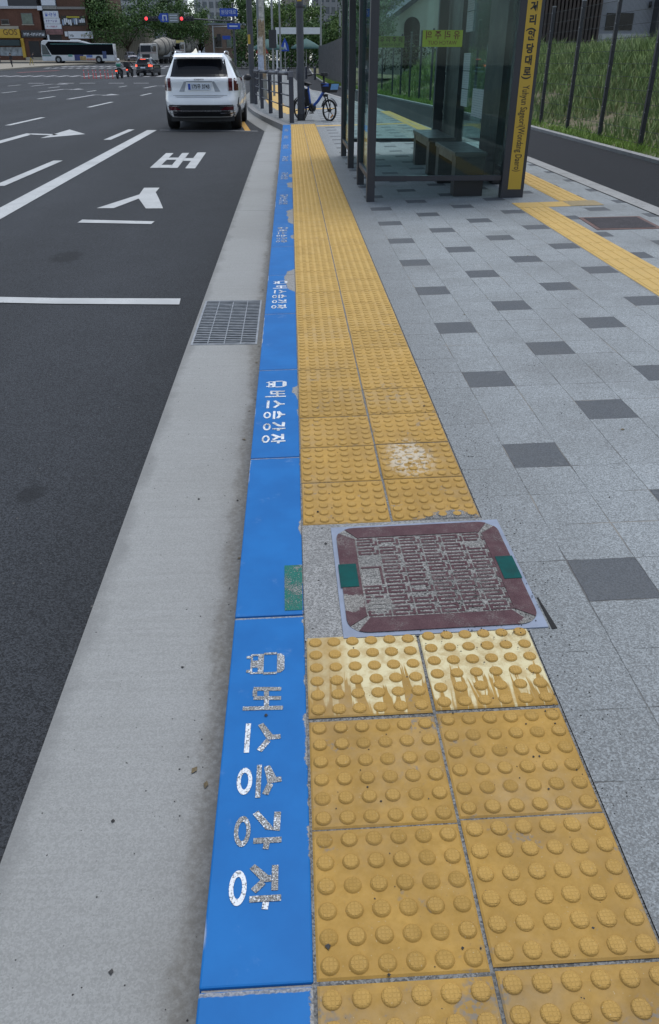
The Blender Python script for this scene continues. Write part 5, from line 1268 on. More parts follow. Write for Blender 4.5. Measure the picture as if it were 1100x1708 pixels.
def standing(lean=0.0, stride=0.15, bend=0.0, h=1.0):
    J = {"pel": (0, 0, .95), "spine": (0, -.03 - bend * .2, 1.15), "chest": (0, -.04 - bend * .45, 1.38 - bend * .1), "neck": (0, -.05 - bend * .6, 1.50 - bend * .15), "head": (0, -.07 - bend * .7, 1.58 - bend * .2), "crown": (0, -.07 - bend * .8, 1.68 - bend * .22)}
    for s_, k in (("l", -1), ("r", 1)):
        J.update({"sh" + s_: (.19 * k, -.04 - bend * .45, 1.40 - bend * .1), "el" + s_: (.24 * k, .02 - bend * .5 + stride * .4 * k, 1.13 - bend * .15), "wr" + s_: (.23 * k, -.10 - bend * .5 + stride * .6 * k, .90 - bend * .15), "ha" + s_: (.23 * k, -.13 - bend * .5 + stride * .7 * k, .81 - bend * .15),
                  "hip" + s_: (.10 * k, 0, .90), "kn" + s_: (.11 * k, -.06 - stride * .6 * k, .50), "an" + s_: (.11 * k, -stride * 1.2 * k + .04, .08), "to" + s_: (.12 * k, -stride * 1.2 * k - .12, .035)})
    return J
CD = simple("dark_clothing", (0.025, 0.025, 0.032), 0.85, 0, 0.2, 12); CY = simple("mustard_clothing", (0.38, 0.28, 0.07), 0.85, 0, 0.2, 12); CM = simple("maroon_clothing", (0.12, 0.03, 0.035), 0.85, 0, 0.2, 12); CK = simple("khaki_trousers", (0.16, 0.14, 0.10), 0.85, 0, 0.2, 12)
skin_person("pedestrian in a maroon top and dark trousers at the left edge", (-46.3, 145, zr(0, 145) + 0.15), R(20), standing(stride=.18), CM, CD)
skin_person("pedestrian in all dark clothes standing near the kerb bollards", (-39.4, 128.5, zr(0, 128) + .15), R(-30), standing(stride=.06), CD, CD)
skin_person("stooping pedestrian in dark coat and mustard trousers by the black shop door", (-39.2, 137.5, zr(0, 137.5) + .15), R(90), standing(stride=.2, bend=.55), CD, CY)
VEST = simple("green_vest", (0.02, 0.20, 0.13), 0.7, 0, 0.1, 9); SHIRT = simple("pale_shirt", (0.42, 0.45, 0.46), 0.8, 0, 0.1, 9)
def riding():
    J = {"pel": (0, .15, .86), "spine": (0, .13, 1.06), "chest": (0, .20, 1.28), "neck": (0, .24, 1.40), "head": (0, .27, 1.48), "crown": (0, .27, 1.58)}
    for s_, k in (("l", -1), ("r", 1)):
        J.update({"sh" + s_: (.21 * k, .20, 1.31), "el" + s_: (.33 * k, .38, 1.08), "wr" + s_: (.33 * k, .62, 1.02), "ha" + s_: (.33 * k, .70, 1.02), "hip" + s_: (.12 * k, .18, .83), "kn" + s_: (.24 * k, .55, .62), "an" + s_: (.22 * k, .42, .22), "to" + s_: (.23 * k, .58, .17)})
    return J
def motorbike(label, loc, rz, box):
    t = thing("motorcycle", label, "motorcycle", loc, rz, "delivery motorcycles on the far road")
    for y, nm in ((-0.5, "wheel"), (0.85, "wheel")):
        mb = MB(); mb.lathe([(.18, -.06), (.29, -.055), (.31, 0), (.29, .055), (.18, .06)], (0, y, .31), 'X', 20); w = mb.build(nm, RUBBER, t)
        mb = MB(); mb.lathe([(0, -.03), (.19, -.045), (.19, .045), (0, .03)], (0, y, .31), 'X', 14); mb.build("rim", STEELG, w)
    mb = MB(); mb.prism([(-.62, .62), (-.2, .40), (.35, .36), (.62, .62), (.5, .85), (.30, .78), (-.1, .74), (-.65, .80)], -.15, .15, 'X'); mb.build("body", BLACKP, t, bevel=0.03)
    mb = MB(); mb.prism([(-.62, .801), (.22, .742), (.25, .80), (-.60, .86)], -.13, .13, 'X'); mb.build("seat", RUBBER, t, bevel=0.02)
    mb = MB(); mb.tube([(0, .86, .34), (0, .68, .95)], .045, 8); mb.build("fork", STEELG, t)
    mb = MB(); mb.tube([(-.36, .62, 1.02), (-.15, .7, 1.0), (.15, .7, 1.0), (.36, .62, 1.02)], .018, 6); mb.build("handlebar", BLACKP, t)
    mb = MB(); mb.box(-.09, .09, -.70, -.655, .60, .70); mb.build("tail_light", LITR, t)
    mb = MB(); mb.box(-.11, .11, -.69, -.67, .42, .56); mb.build("licence_plate", SIGNW, t)
    if box: mb = MB(); mb.box(-.27, .27, -.80, -.30, .861, 1.34); mb.build("top_box", BLACKP, t, bevel=0.02)
    return t
for (x, y, rz, lab, rl, top, hel, box) in ((-16.5, 86.3, R(-7), "motorcycle carrying the rider in a white helmet and green vest", "motorcycle rider in white helmet, pale shirt and green vest", SHIRT, WHITEP, False), (-16.55, 92.3, R(-8), "black delivery motorcycle with a top box beside the black suv", "motorcycle rider all in black on the bike with the top box", CD, BLACKP, True)):
    motorbike(lab, (x, y, zr(0, y)), rz, box)
    p = skin_person(rl, (x, y, zr(0, y)), rz, riding(), top, CD, hair=False)
    mb = MB(); mb.ell((0, .27, 1.56), (.135, .155, .145)); mb.build("helmet", hel, p)
    if not box:
        mb = MB(); mb.lathe([(.185, 1.0), (.205, 1.08), (.20, 1.2), (.15, 1.26)], (0, .15, 0), n=14); mb.build("vest", VEST, p)

# ------------------------------------------------------------------ shared blue bicycle by the thick pole
BB = simple("blue_bike_paint", (0.012, 0.085, 0.42), 0.3, 0, 0.06, 5, 0, 0.5, 0.4); BLT = simple("pale_blue_plastic", (0.18, 0.40, 0.72), 0.4)
fx, fy, rx_, ry_ = 1.0, 21.65, 0.26, 22.46
ang = math.atan2(fy - ry_, fx - rx_); WB = math.hypot(fx - rx_, fy - ry_)
bk = thing("bicycle", "blue shared electric bicycle with a black basket parked behind the thick pole", "bicycle", (rx_, ry_, zp(rx_, ry_)), ang)
WR = 0.255
for x in (0, WB):
    mb = MB(); n = 28; mb.lathe([(WR - .045, -.016), (WR - .02, -.022), (WR, -.008), (WR, .008), (WR - .02, .022), (WR - .045, .016), (WR - .045, -.016)], (x, 0, WR), 'Y', n, caps=False); w = mb.build("wheel", RUBBER, bk)
    mb = MB(); mb.lathe([(.035, -.04), (.035, .04)], (x, 0, WR), 'Y', 12)
    for k in range(6):
        a = k * PI / 3 + .3; mb.tube([(x + .03 * math.cos(a), 0, WR + .03 * math.sin(a)), (x + (WR - .04) * math.cos(a), 0, WR + (WR - .04) * math.sin(a))], [.012, .007], 6)
    mb.build("rim", BLACKP, w)
    mb = MB(); a = -0.9; mb.obox((x + .17 * math.cos(a), -.02, WR + .17 * math.sin(a)), (.11, .02, .032), Matrix.Rotation(-a - PI / 2, 3, 'Y')); mb.build("reflector", simple("orange_reflector", (0.6, 0.22, 0.03), 0.3), w)
mb = MB(); hx = WB - .16
mb.tube([(hx, 0, .72), (WB * .62, 0, .46), (WB * .45, 0, .33), (WB * .33, 0, .31)], [.036, .036, .036, .034], 10)
mb.tube([(WB * .38, 0, .30), (WB * .28, 0, .80)], .022, 8)
for s_ in (-1, 1): mb.tube([(WB * .36, 0, .31), (0.03, s_ * .05, WR)], .018, 8); mb.tube([(WB * .29, 0, .70), (0.0, s_ * .055, WR + .02)], .013, 6)
mb.build("frame", BB, bk)
mb = MB(); mb.tube([(hx - .005, 0, .68), (hx - .05, 0, 1.02)], .026, 10); mb.build("stem", BLACKP, bk)
mb = MB(); mb.tube([(hx - .20, -.29, 1.05), (hx - .08, -.20, 1.07), (hx - .045, 0, 1.04), (hx - .08, .20, 1.07), (hx - .20, .29, 1.05)], .014, 8); h_ = mb.build("handlebar", BLACKP, bk)
mb = MB(); mb.box(hx - .10, hx + .03, -.07, .07, 1.02, 1.10); mb.build("phone_mount", BLACKP, h_, bevel=.01)
for s_ in (-1, 1):
    mb = MB(); mb.tube([(hx - .20, s_ * .29, 1.05), (hx - .29, s_ * .32, 1.03)], .019, 8); mb.build("grip", RUBBER, bk)
mb = MB()
for s_ in (-1, 1): mb.tube([(hx + .02, s_ * .045, .60), (WB, s_ * .05, WR)], .016, 8)
mb.box(hx - .015, hx + .055, -.055, .055, .56, .62); mb.build("fork", BLACKP, bk)
mb = MB(); mb.prism([(-.15, .0), (.13, -.0), (.18, .17), (-.19, .17)], 0, .22, 'Z')
mb = MB(); V = [(hx + .05, -.15, .66), (hx + .30, -.13, .66), (hx + .30, .13, .66), (hx + .05, .15, .66), (hx + .03, -.19, .86), (hx + .36, -.17, .86), (hx + .36, .17, .86), (hx + .03, .19, .86)]
mb.add(V, [(0, 3, 2, 1), (0, 1, 5, 4), (1, 2, 6, 5), (2, 3, 7, 6), (3, 0, 4, 7)]); bsk = mb.build("basket", BLACKP, bk)
mb = MB(); mb.obox((hx + .343, 0, .79), (.012, .26, .13), Matrix.Rotation(.28, 3, 'Y')); mb.build("basket_panel", BLT, bsk)
mb = MB(); mb.box(hx + .05, hx + .30, -.176, -.168, .80, .87); mb.build("basket_panel", BB, bsk)
mb = MB(); mb.prism([(-.14, .03), (-.02, .055), (.13, .02), (.15, 0), (-.02, -.03), (-.14, -.02)], -.085, .085, 'Y')
for i, v in enumerate(mb.v): mb.v[i] = (v[0] + WB * .26, v[1] * (1.15 if v[0] < 0 else .5), v[2] + .83)
mb.build("saddle", RUBBER, bk, bevel=.012)
mb = MB(); mb.obox((WB * .25, 0, .53), (.10, .09, .40), Matrix.Rotation(-.22, 3, 'Y')); mb.build("battery", BLACKP, bk, bevel=.015)
mb = MB(); mb.obox((WB * .12, 0, .60), (.035, .085, .30), Matrix.Rotation(.10, 3, 'Y')); mb.build("rear_panel", BLT, bk, bevel=.01)
mb = MB(); mb.lathe([(.06, -.06), (.10, -.045), (.10, .045), (.06, .06)], (WB * .42, 0, .30), 'Y', 18); dv = mb.build("drive_unit", BLACKP, bk)
mb = MB(); mb.tube([(WB * .42, -.07, .30), (WB * .42 + .10, -.08, .19)], .012, 6); mb.box(WB * .42 + .06, WB * .42 + .15, -.17, -.085, .17, .195); mb.build("pedal", BLACKP, bk)
mb = MB(); mb.tube([(WB * .36, -.04, .28), (WB * .30, -.16, .01)], .011, 6); mb.build("kickstand", BLACKP, bk)
def guard(x0):
    mb = MB(); V = []
    for k in range(15):
        a = R(20 + 145 * k / 14)
        for y in (-.028, .028): V.append((x0 + (WR + .03) * math.cos(a), y, WR + (WR + .03) * math.sin(a)))
    mb.add(V, [(2 * k, 2 * k + 1, 2 * k + 3, 2 * k + 2) for k in range(14)], 0, True); mb.build("mudguard", BLACKP, bk)
guard(0); guard(WB)

# ================================================================== BUILDINGS
def m_brick(name, rgb, s1=1.0):
    s = NT(name); v = s.n("ShaderNodeTexBrick"); x, y, z = s.xyz(); s.put(v.inputs["Vector"], s.comb(s.math('ADD', x, y), z)); v.inputs["Scale"].default_value = 3.0 * s1
    v.inputs["Color1"].default_value = (*dim(rgb, .85), 1); v.inputs["Color2"].default_value = (*dim(rgb, 1.2), 1); v.inputs["Mortar"].default_value = (*dim(rgb, 1.5), 1); v.inputs["Mortar Size"].default_value = .02
    b = s.noise(.5, 5); c = s.mix(s.rng(b, .35, .75, 0, .5), v.outputs["Color"], dim(rgb, .6)); s.set(c, .85, spec=.3); return s.m
BRICK = m_brick("red_brown_brick", (0.125, 0.062, 0.045)); BRICKT = m_brick("tan_brick", (0.235, 0.165, 0.125)); BRICKD = m_brick("dark_brown_brick", (0.105, 0.058, 0.042))
STUC = simple("beige_wall_render", (0.36, 0.33, 0.27), 0.85, 0, 0.12, .7); CREAM = simple("cream_wall_render", (0.52, 0.50, 0.42), 0.85, 0, .08, .6); CHAR = simple("dark_cladding", (0.035, 0.036, 0.042), .5, 0, .15, .8)
APT = simple("pale_apartment_wall", (0.50, 0.50, 0.50), .8, 0, .08, .2); APT2 = simple("tan_apartment_wall", (0.36, 0.32, 0.27), .8, 0, .08, .2); GREYW = simple("grey_wall_panel", (0.25, 0.265, 0.30), .7, 0, .1, .8)
WINF = simple("window_frame_grey", (0.12, 0.12, 0.12), .5); CURT = simple("green_curtained_glass", (0.11, 0.15, 0.12), .2, 0, .35, 1.5)
WOODS = simple("brown_timber_slat", (0.060, 0.045, 0.040), .7, 0, .35, 3)
def bld(name, label, cat, cx, y0, z0): return thing(name, label, cat, (cx, y0, z0))
def blk(t, name, x0, x1, z0, z1, d0, d1, mat, bevel=0, par=None):
    mb = MB(); mb.box(x0 - t.location.x, x1 - t.location.x, d0, d1, z0 - t.location.z, z1 - t.location.z); return mb.build(name, mat, par or t, bevel=bevel)
def window(t, x0, x1, z0, z1, d=0.0, glass=DGLASS, fr=WINF, sill=True):
    f = blk(t, "window", x0 - .1, x1 + .1, z0 - .1, z1 + .1, d - .10, d - .003, fr); blk(t, "pane", x0, x1, z0, z1, d - .13, d - .101, glass, 0, f)
    if sill: blk(t, "sill", x0 - .2, x1 + .2, z0 - .22, z0 - .101, d - .22, d - .003, STUC, 0, f)
    return f
def glyphs(t, par, x0, x1, z0, z1, d, mat, n, seed):
    """weathered shop lettering far too small to read in the photograph: rows of stroke clusters"""
    rj = random.Random(seed); mb = MB(); w = (x1 - x0) / n
    for k in range(n):
        a = x0 + w * (k + .12) - t.location.x; b = x0 + w * (k + .85) - t.location.x; q0, q1 = z0 - t.location.z, z1 - t.location.z; s_ = (z1 - z0)
        if rj.random() < .7: mb.box(a, a + w * .14, d - .012, d, q0, q1)
        mb.box(a, b - w * .2, d - .0125, d - .0005, q0 + s_ * rj.choice((.1, .4, .75)), q0 + s_ * rj.choice((.85, .95)) * .2 + q0 * 0 + s_ * .35)
        if rj.random() < .8: mb.box(b - w * .16, b - w * .02, d - .012, d, q0 + s_ * .1, q1)
    return mb.build("lettering", mat, par)
BX = lambda p: -50.66 + 0.1045 * p       # façade layout along the far frontage, 165 m up the street
BZ = lambda p: 10.87 - 0.0914 * p
FY = 165.0
b1 = bld("brick_building", "red brown brick shop building with yellow and black shop fronts", "building", BX(30), FY, 1.25)
blk(b1, "wall", BX(-40), BX(62), 1.25, 9.55, 0, 12, BRICK); blk(b1, "cornice", BX(-40), BX(66), 9.551, 9.95, -.35, 12, simple("white_cornice", (0.42, 0.43, 0.45), .6)); blk(b1, "upper_cladding", BX(12), BX(60), 9.951, 14, .1, 12, CHAR); blk(b1, "upper_panel", BX(-40), BX(11.8), 9.951, 14, .1, 12, SIGNW)
window(b1, BX(32), BX(49), BZ(39), BZ(22.5), 0, CURT); window(b1, BX(-3), BX(8), BZ(39), BZ(33), 0, DGLASS)
f = blk(b1, "yellow_fascia", BX(-40), BX(25), BZ(63), BZ(48), -.5, -.01, YEL); blk(b1, "fascia_top", BX(-40), BX(24), BZ(47.8), BZ(43), -.4, -.01, STUC)
mb = MB(); text_into(mb, "GOS", 1.25, (BX(9) - b1.location.x, -.52, BZ(53.5) - 1.25), (1, 0, 0), (0, 0, 1), bold=.02); mb.build("lettering", simple("brown_lettering", (.16, .09, .02), .6), f)
blk(b1, "yellow_pier", BX(24), BX(29), BZ(96), BZ(63.3), -.4, -.01, YEL); blk(b1, "awning", BX(-40), BX(23.5), BZ(76), BZ(66), -1.2, -.01, simple("dark_green_awning", (.03, .05, .055), .7)); blk(b1, "shop_window", BX(-40), BX(24), BZ(93), BZ(78), -.1, -.012, simple("poster_covered_glass", (.26, .30, .34), .3, 0, .5, 1.6))
f = blk(b1, "black_fascia", BX(28), BX(68), BZ(62), BZ(50), -.45, -.01, CHAR); glyphs(b1, f, BX(31), BX(67), BZ(59.5), BZ(54), -.455, SIGNW, 7, 3)
blk(b1, "doorway", BX(36), BX(54), BZ(95), BZ(68), -.05, -.013, SEAM); blk(b1, "shop_window", BX(55), BX(63), BZ(95), BZ(67), -.05, -.012, DGLASS); blk(b1, "pilaster", BX(64), BX(70), BZ(97), BZ(68), -.2, -.01, simple("orange_pilaster", (.34, .15, .05), .6)); blk(b1, "step", BX(29), BX(72), 1.25, BZ(95.4), -.8, -.02, STUC)  # pilaster has an even orange colour of its own
b2 = bld("sign_tower", "narrow dark building front stacked with white and blue shop sign boards", "building", BX(82), FY, 1.25)
blk(b2, "wall", BX(66.5), BX(93.5), 1.25, 14, .2, 12, CHAR)
for i, (p0, p1, m, lm, n) in enumerate(((0, 9, SIGNW, None, 0), (10, 15, simple("grey_sign_board", (.26, .26, .25), .6), SEAM, 5), (18, 29.5, SIGNW, SIGNB, 4), (30, 39, SIGNW, simple("purple_lettering", (.10, .05, .25), .6), 5), (39.5, 47.5, SIGNW, simple("crimson_lettering", (.30, .05, .12), .6), 6), (48, 57, simple("photo_sign_board", (.16, .08, .08), .5, 0, .7, 1.1), None, 0))):
    f = blk(b2, "sign_board", BX(69), BX(92 + i * 1.2), BZ(p1), BZ(p0), -.25 - .012 * i, .19, m)
    if lm: glyphs(b2, f, BX(72), BX(91), BZ(p1 - 2.2), BZ(p0 + 2.5), -.256 - .012 * i, lm, n, 30 + i)
f = blk(b2, "shop_window", BX(74), BX(101), BZ(66), BZ(60), .1, .19, SEAM); blk(b2, "white_pier", BX(70), BX(73), BZ(97), BZ(48), -.2, .19, SIGNW); blk(b2, "bracket_box", BX(61.5), BX(69), BZ(17), BZ(10), -.6, .19, SIGNW)
b3 = bld("banner_building", "brown brick building with window banners and a white shop sign behind the bus", "building", BX(118), FY, 1.25)
blk(b3, "wall", BX(93.8), BX(141), 1.25, 14, 0, 12, BRICKD); blk(b3, "cornice", BX(94), BX(141), BZ(15), BZ(11), -.3, -.004, simple("grey_cornice", (.22, .21, .20), .7))
f = blk(b3, "banner_window", BX(98), BX(138), BZ(42), BZ(26), -.12, -.006, DGLASS); blk(b3, "yellow_banner", BX(107), BX(129), BZ(29), BZ(26.5), -.16, -.121, simple("acid_banner", (.42, .36, .03), .6), 0, f)
rr = random.Random(5)
for k in range(12):
    x = 99 + 3.25 * k; zt = rr.choice((28, 30)); blk(b3, "banner", BX(x), BX(x + 2.6), BZ(rr.choice((37, 40, 41.5))), BZ(zt + 2), -.155, -.121, rr.choice((SIGNW, simple("pale_blue_banner", (.30, .38, .5), .6), simple("slate_banner", (.12, .15, .22), .6))), 0, f)
f = blk(b3, "shop_sign", BX(107), BX(148), BZ(63.5), BZ(51.5), -.5, -.01, SIGNW); glyphs(b3, f, BX(109), BX(117), BZ(61), BZ(56), -.506, INK, 2, 8); glyphs(b3, f, BX(128), BX(147), BZ(61.5), BZ(56), -.506, simple("olive_sign_print", (.20, .16, .06), .6), 4, 12)
blk(b3, "shop_window", BX(96), BX(141), 1.3, BZ(66), -.05, -.01, DGLASS); blk(b3, "sign_box", BX(101), BX(105.5), BZ(60), BZ(52), -.4, -.01, SIGNW)
b4 = bld("beige_building", "beige panelled low building with a brown awning behind the bus", "building", BX(180), FY + 3, 1.25)
blk(b4, "wall", BX(141.5), BX(232), 1.25, BZ(44), 0, 12, STUC)
mb = MB()
for k in range(30): x = BX(143 + 3 * k) - b4.location.x; mb.box(x - .03, x + .03, -.03, -.004, .2, BZ(45) - 1.25)
mb.build("fluting", simple("wall_groove", (.2, .18, .15), .8), b4); blk(b4, "awning", BX(150), BX(180), BZ(61.5), BZ(57.5), -1.0, -.01, simple("maroon_awning", (.09, .04, .045), .7)); blk(b4, "doorway", BX(176), BX(181), BZ(74), BZ(62), -.02, -.005, SEAM)
blk(b4, "canopy", BX(139), BX(172), BZ(24), BZ(17.5), -.6, 11, SIGNW); blk(b4, "upper_wall", BX(141.5), BX(176), BZ(44) + .001, 14, 1.2, 12, BRICKD)
b5 = bld("tan_building", "tan brick building with two dark windows behind the signal arm", "building", -12.2, 178, 1.25)
blk(b5, "wall", -16.5, -8.6, 1.0, 7.6, 0, 10, BRICKT); blk(b5, "parapet", -16.6, -8.5, 7.601, 7.95, -.12, 10.1, GREYW)
window(b5, -14.4, -13.2, 4.0, 5.6, 0, DGLASS); window(b5, -12.1, -10.7, 4.0, 5.6, 0, CURT); blk(b5, "hedge_wall", -10.4, -8.6, 1.0, 2.6, -.8, -.01, CHAR)
def tower(label, x0, x1, y0, z1, mat, cols, name="apartment_tower"):
    t = bld(name, label, "apartment block", (x0 + x1) / 2, y0, 1.5); blk(t, "wall", x0, x1, 1.5, z1, 0, 14, mat)
    mb = MB(); mb2 = MB(); w = (x1 - x0) / cols; X = t.location.x
    z = 5.0
    while z < z1 - 2:
        for k in range(cols): mb.box(x0 + w * (k + .2) - X, x0 + w * (k + .8) - X, -.06, -.004, z - 1.5, z - 1.5 + 1.7)
        z += 2.9
    for k in range(cols + 1): mb2.box(x0 + w * k - .25 - X, x0 + w * k + .25 - X, -.5, -.002, 0, z1 - 1.6)
    gl = mb.build("window_rows", simple("hazy_window_glass", (.10, .125, .15), .15, 0, .3, .3), t); gl["kind"] = "stuff"; pr = mb2.build("pilaster_rows", mat, t); pr["kind"] = "stuff"
    return t
tower("pale apartment tower rising over the big tree", -88, -36, 320, 52, APT, 7)
tower("pale apartment tower with blue grey windows above the signal lamps", -30, -19.5, 300, 48, APT, 5)
tower("tan apartment tower left of the thick grey pole", -1.5, 5.8, 260, 46, APT2, 3)
tower("pale banded apartment tower right of the thick grey pole", 7.4, 17.6, 270, 50, APT, 6)
tower("plain grey windowless tower above the slatted wall", 19, 36, 262, 50, simple("slate_tower_wall", (.16, .165, .18), .7, 0, .08, .2), 2, "office_tower")

# behind the grassy bank
sl = bld("slatted_building", "building clad in brown vertical slats on top of the grassy bank", "building", 10.4, 34, 1.0)
blk(sl, "wall", 8.6, 12.0, 1.0, 6.5, .2, 8, simple("slat_backing", (.035, .03, .03), .8))
mb = MB(); x = 8.6
while x < 12.0: mb.box(x - 10.4, x - 10.4 + .085, 0, .19, .1, 5.4); x += .15
mb.build("slats", WOODS, sl)
gb = bld("grey_hut", "pale grey panelled building with one black window above the bank", "building", 13.4, 34.3, 1.0)
blk(gb, "wall", 12.02, 14.1, 1.0, 6.5, 0, 8, GREYW); blk(gb, "window", 11.95 + .35, 13.35, 2.42, 2.98, -.05, -.004, DGLASS); blk(gb, "plinth", 12.02, 14.1, 1.0, 2.3, -.06, -.004, simple("white_plinth", (.42, .43, .45), .7)); blk(gb, "column", 14.1, 14.75, 1.0, 6.5, -.5, .2, CHAR)
mb = MB(); mb.tube([(.5, -.12, 2.35), (.5, -.12, 2.15)], .06, 8); mb.build("camera", FRAME_D, gb)
rr = random.Random(3)
lw = bld("low_wall", "low pale garden wall with dark railings at the right edge behind the bank", "wall", 19, 38, 1.0)
blk(lw, "wall", 15.2, 26, 1.0, 2.25, 0, .3, GREYW)
mb = MB()
for k in range(26): mb.box(-3.6 + .4 * k, -3.57 + .4 * k, .1, .13, 1.25, 2.0)
mb.box(-3.7, 7, .1, .13, 2.0, 2.05); mb.build("railing", WIRE, lw)
ch = bld("chapel", "cream gabled building with arched windows seen through the shelter glass", "building", 10.0, 60, 0.6)
mb = MB(); X = 10.0
poly = [(-3.3, 0), (7.5, 0), (7.5, 3.0), (2.1, 6.6), (-3.3, 3.0)]; mb.prism(poly, 0, 12, 'Y'); mb.build("wall", CREAM, ch)
mb = MB(); mb.add([(-3.9, -.6, 2.62), (2.1, -.6, 6.62), (2.1, 12.4, 6.62), (-3.9, 12.4, 2.62), (-3.9, -.6, 2.95), (2.1, -.6, 6.95), (2.1, 12.4, 6.95), (-3.9, 12.4, 2.95)], [(0, 3, 2, 1), (4, 5, 6, 7), (0, 1, 5, 4), (2, 3, 7, 6), (0, 4, 7, 3)])
mb.add([(2.1, -.6, 6.62), (8.1, -.6, 2.62), (8.1, 12.4, 2.62), (2.1, 12.4, 6.62), (2.1, -.6, 6.95), (8.1, -.6, 2.95), (8.1, 12.4, 2.95), (2.1, 12.4, 6.95)], [(0, 3, 2, 1), (4, 5, 6, 7), (0, 1, 5, 4), (2, 3, 7, 6), (1, 2, 6, 5)]); mb.build("roof", CHAR, ch)
def arch(x, w, z0, z1):
    mb = MB(); r = w / 2; P = [(x - r, z0), (x + r, z0)] + [(x + r * math.cos(R(a)), z1 - r + r * math.sin(R(a))) for a in range(0, 181, 15)]; mb.prism(P, -.06, -.004, 'Y'); mb.build("arched_window", DGLASS, ch)
arch(-1.75, 1.05, .4, 3.35); arch(1.55, 2.9, .4, 4.3); arch(4.9, 1.05, .4, 3.35)

# ================================================================== TREES
LEAFD = m_leaf("dark_tree_leaves", (0.026, 0.062, 0.019), (0.078, 0.135, 0.042)); LEAFM = m_leaf("mid_tree_leaves", (0.036, 0.076, 0.020), (0.105, 0.165, 0.045)); LEAFI = m_leaf("ivy_leaves", (0.012, 0.028, 0.010), (0.034, 0.058, 0.02))
def tree(name, label, x, y, z, h, w, trunk_h, leaf, seed, nl=2600, ls=0.34, group="trees around the junction", squash=.62):
    rj = random.Random(seed); t = thing(name, label, "tree", (x, y, z), 0, group); mb = MB()
    r0 = .03 * h; mb.tube([(0, 0, -.3), (.05, 0, trunk_h * .6), (0, .05, trunk_h), (.15, 0, h * .75)], [r0, r0 * .8, r0 * .65, r0 * .2], 9)
    cl = []
    for k in range(9):
        a = 2 * PI * k / 9 + rj.uniform(-.3, .3); q = rj.uniform(.45, .95); e = (w * .5 * q * math.cos(a), w * .5 * q * math.sin(a), trunk_h + (h - trunk_h) * rj.uniform(.2, .8))
        mb.tube([(0, 0, trunk_h * rj.uniform(.75, 1.1)), (e[0] * .5, e[1] * .5, trunk_h + (e[2] - trunk_h) * .6), e], [r0 * .38, r0 * .25, r0 * .08], 6); cl.append(e)
    mb.build("trunk", TRUNK, t)
    for k in range(26):
        u = rj.uniform(-1, 1); a = rj.uniform(0, 2 * PI); rad = rj.random() ** .4
        cl.append((w * .46 * rad * math.cos(a) * math.sqrt(1 - u * u * .7), w * .46 * rad * math.sin(a) * math.sqrt(1 - u * u * .7), trunk_h + (h - trunk_h) * (.5 + .46 * u * rad)))
    mb = MB(); cr = w * .16
    for _ in range(int(nl * 1.9)):
        c = rj.choice(cl); d = Vector((rj.gauss(0, 1), rj.gauss(0, 1), rj.gauss(0, squash))); d *= cr * rj.random() ** .5 / max(.3, d.length) * 1.15
        p = Vector(c) + d; s_ = ls * rj.uniform(.5, 1.15); n = (d.normalized() + Vector((rj.gauss(0, .5), rj.gauss(0, .5), rj.gauss(.25, .5)))).normalized(); a = n.orthogonal().normalized(); a.rotate(Matrix.Rotation(rj.uniform(0, 6.28), 3, n)); b = n.cross(a)
        mb.add([p - a * s_ * .5, p + b * s_ * .28, p + a * s_ * .5, p - b * s_ * .28], [(0, 1, 2, 3)])
    mb.build("crown", leaf, t)
tree("broadleaf_tree", "broad dark spreading tree behind the black suv, left of the signals", -29.5, 166, 1.3, 10.6, 14.5, 2.6, LEAFD, 1, 5200, .42)
tree("broadleaf_tree", "broad tree over the mixer drum, joined to the big spreading tree", -20.5, 172, 1.3, 10.2, 10.5, 2.4, LEAFD, 2, 3600, .42)
tree("broadleaf_tree", "tree filling the gap left of the tan building", -17.8, 182, 1.3, 9.4, 7, 1.6, LEAFM, 3, 2600, .42)
tree("conifer", "tall dark narrow tree between the two pale towers", -24.0, 190, 1.3, 14, 5.5, 2, LEAFI, 4, 2200, .45)
tree("broadleaf_tree", "tall dark tree rising over the tan building", -10.2, 196, 1.3, 14, 11, 3.5, LEAFD, 5, 3600, .48)
tree("broadleaf_tree", "tree directly behind the dark pole by the parked car", -4.5, 150, 1.2, 11, 8, 2, LEAFD, 6, 3200, .42)
tree("broadleaf_tree", "dense tree behind the amber triangle sign", -1.2, 140, 1.2, 9.2, 8, 1.6, LEAFM, 7, 3400, .4)
tree("broadleaf_tree", "bright green tree left of the thick grey pole", 3.0, 146, 1.2, 8.4, 7.5, 1.4, LEAFM, 8, 3200, .4)
tree("broadleaf_tree", "tree seen through the white portal frame", 5.6, 136, 1.2, 6.6, 6.5, 1.0, LEAFD, 9, 2800, .38)
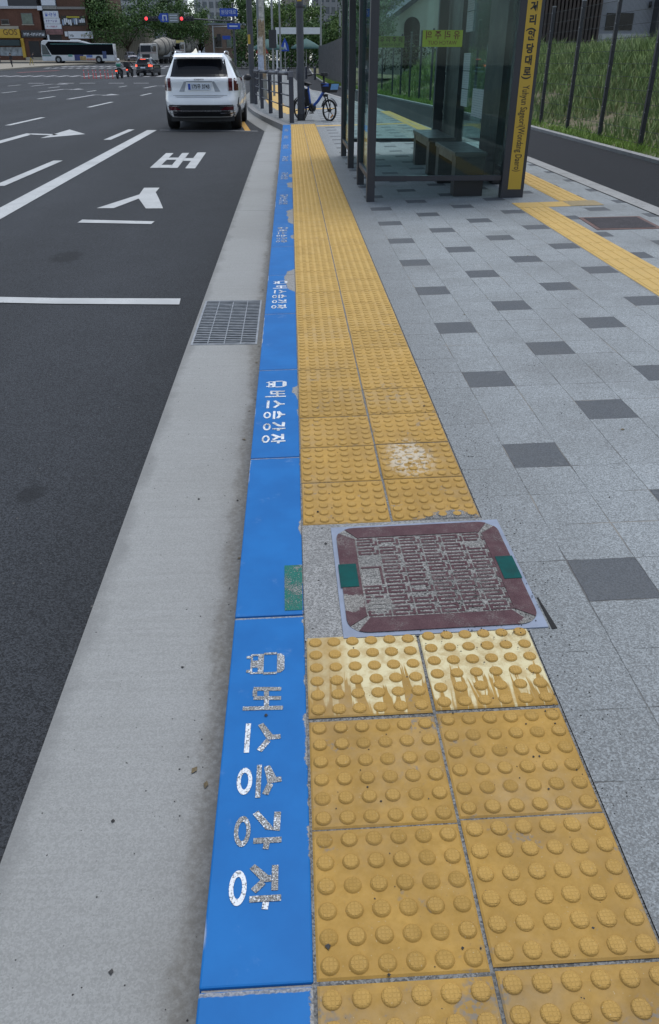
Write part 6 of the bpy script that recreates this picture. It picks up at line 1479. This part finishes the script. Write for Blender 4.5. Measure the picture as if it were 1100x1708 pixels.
tree("broadleaf_tree", "tree over the far end of the slatted wall", 9.0, 128, 1.0, 7.2, 7, 1.2, LEAFM, 10, 2800, .38)
tree("broadleaf_tree", "leafy tree standing behind the slatted wall", 8.2, 98, .8, 6.2, 6, 1.0, LEAFM, 11, 3000, .3)
tree("broadleaf_tree", "tree left of the chapel seen through the shelter glass", 5.2, 58, .5, 6.5, 4.2, 1.2, LEAFD, 12, 3200, .2)
tree("broadleaf_tree", "dark tree at the right edge behind the railings", 19.5, 46, 1.6, 5, 4, 1.0, LEAFD, 13, 2600, .18)
def hedge(label, x0, x1, y, z, h, d, leaf, seed, n, ls, name="hedge"):
    rj = random.Random(seed); t = thing(name, label, "hedge", ((x0 + x1) / 2, y, z)); mb = MB(); X = (x0 + x1) / 2
    for _ in range(n):
        p = Vector((rj.uniform(x0, x1) - X, rj.uniform(-d, d), h * rj.random() ** .8 * (1 + .12 * math.sin(rj.uniform(0, 9))))); s_ = ls * rj.uniform(.5, 1.2); nn = Vector((rj.gauss(0, 1), rj.gauss(-.4, 1), rj.gauss(.3, 1))).normalized(); a = nn.orthogonal().normalized(); b = nn.cross(a)
        mb.add([p - a * s_ * .5, p + b * s_ * .3, p + a * s_ * .5, p - b * s_ * .3], [(0, 1, 2, 3)])
    mb.build("foliage", leaf, t); mb = MB()
    for k in range(8): x = x0 + (x1 - x0) * (k + .5) / 8 - X; mb.tube([(x, 0, -.1), (x + .1, 0, h * .7)], [.06, .02], 5)
    mb.build("stems", TRUNK, t); return t
hedge("dense shrub bank under the trees beyond the white portal frame", -8, 11, 128, .7, 4.2, 1.6, LEAFD, 2, 9000, .42)
hedge("dark ivy hanging over the brown upper wall beside the white canopy", BX(141), BX(174), 165.8, BZ(16.5), 4.2, .6, LEAFI, 3, 2200, .4, "ivy")
hedge("dark ivy mass under the white canopy", BX(139), BX(177), 167.0, BZ(46), 2.0, .9, LEAFI, 4, 2600, .4, "ivy")
hedge("low hedge in front of the chapel", 5.5, 16, 57, .9, 1.5, .5, LEAFI, 6, 2200, .18)
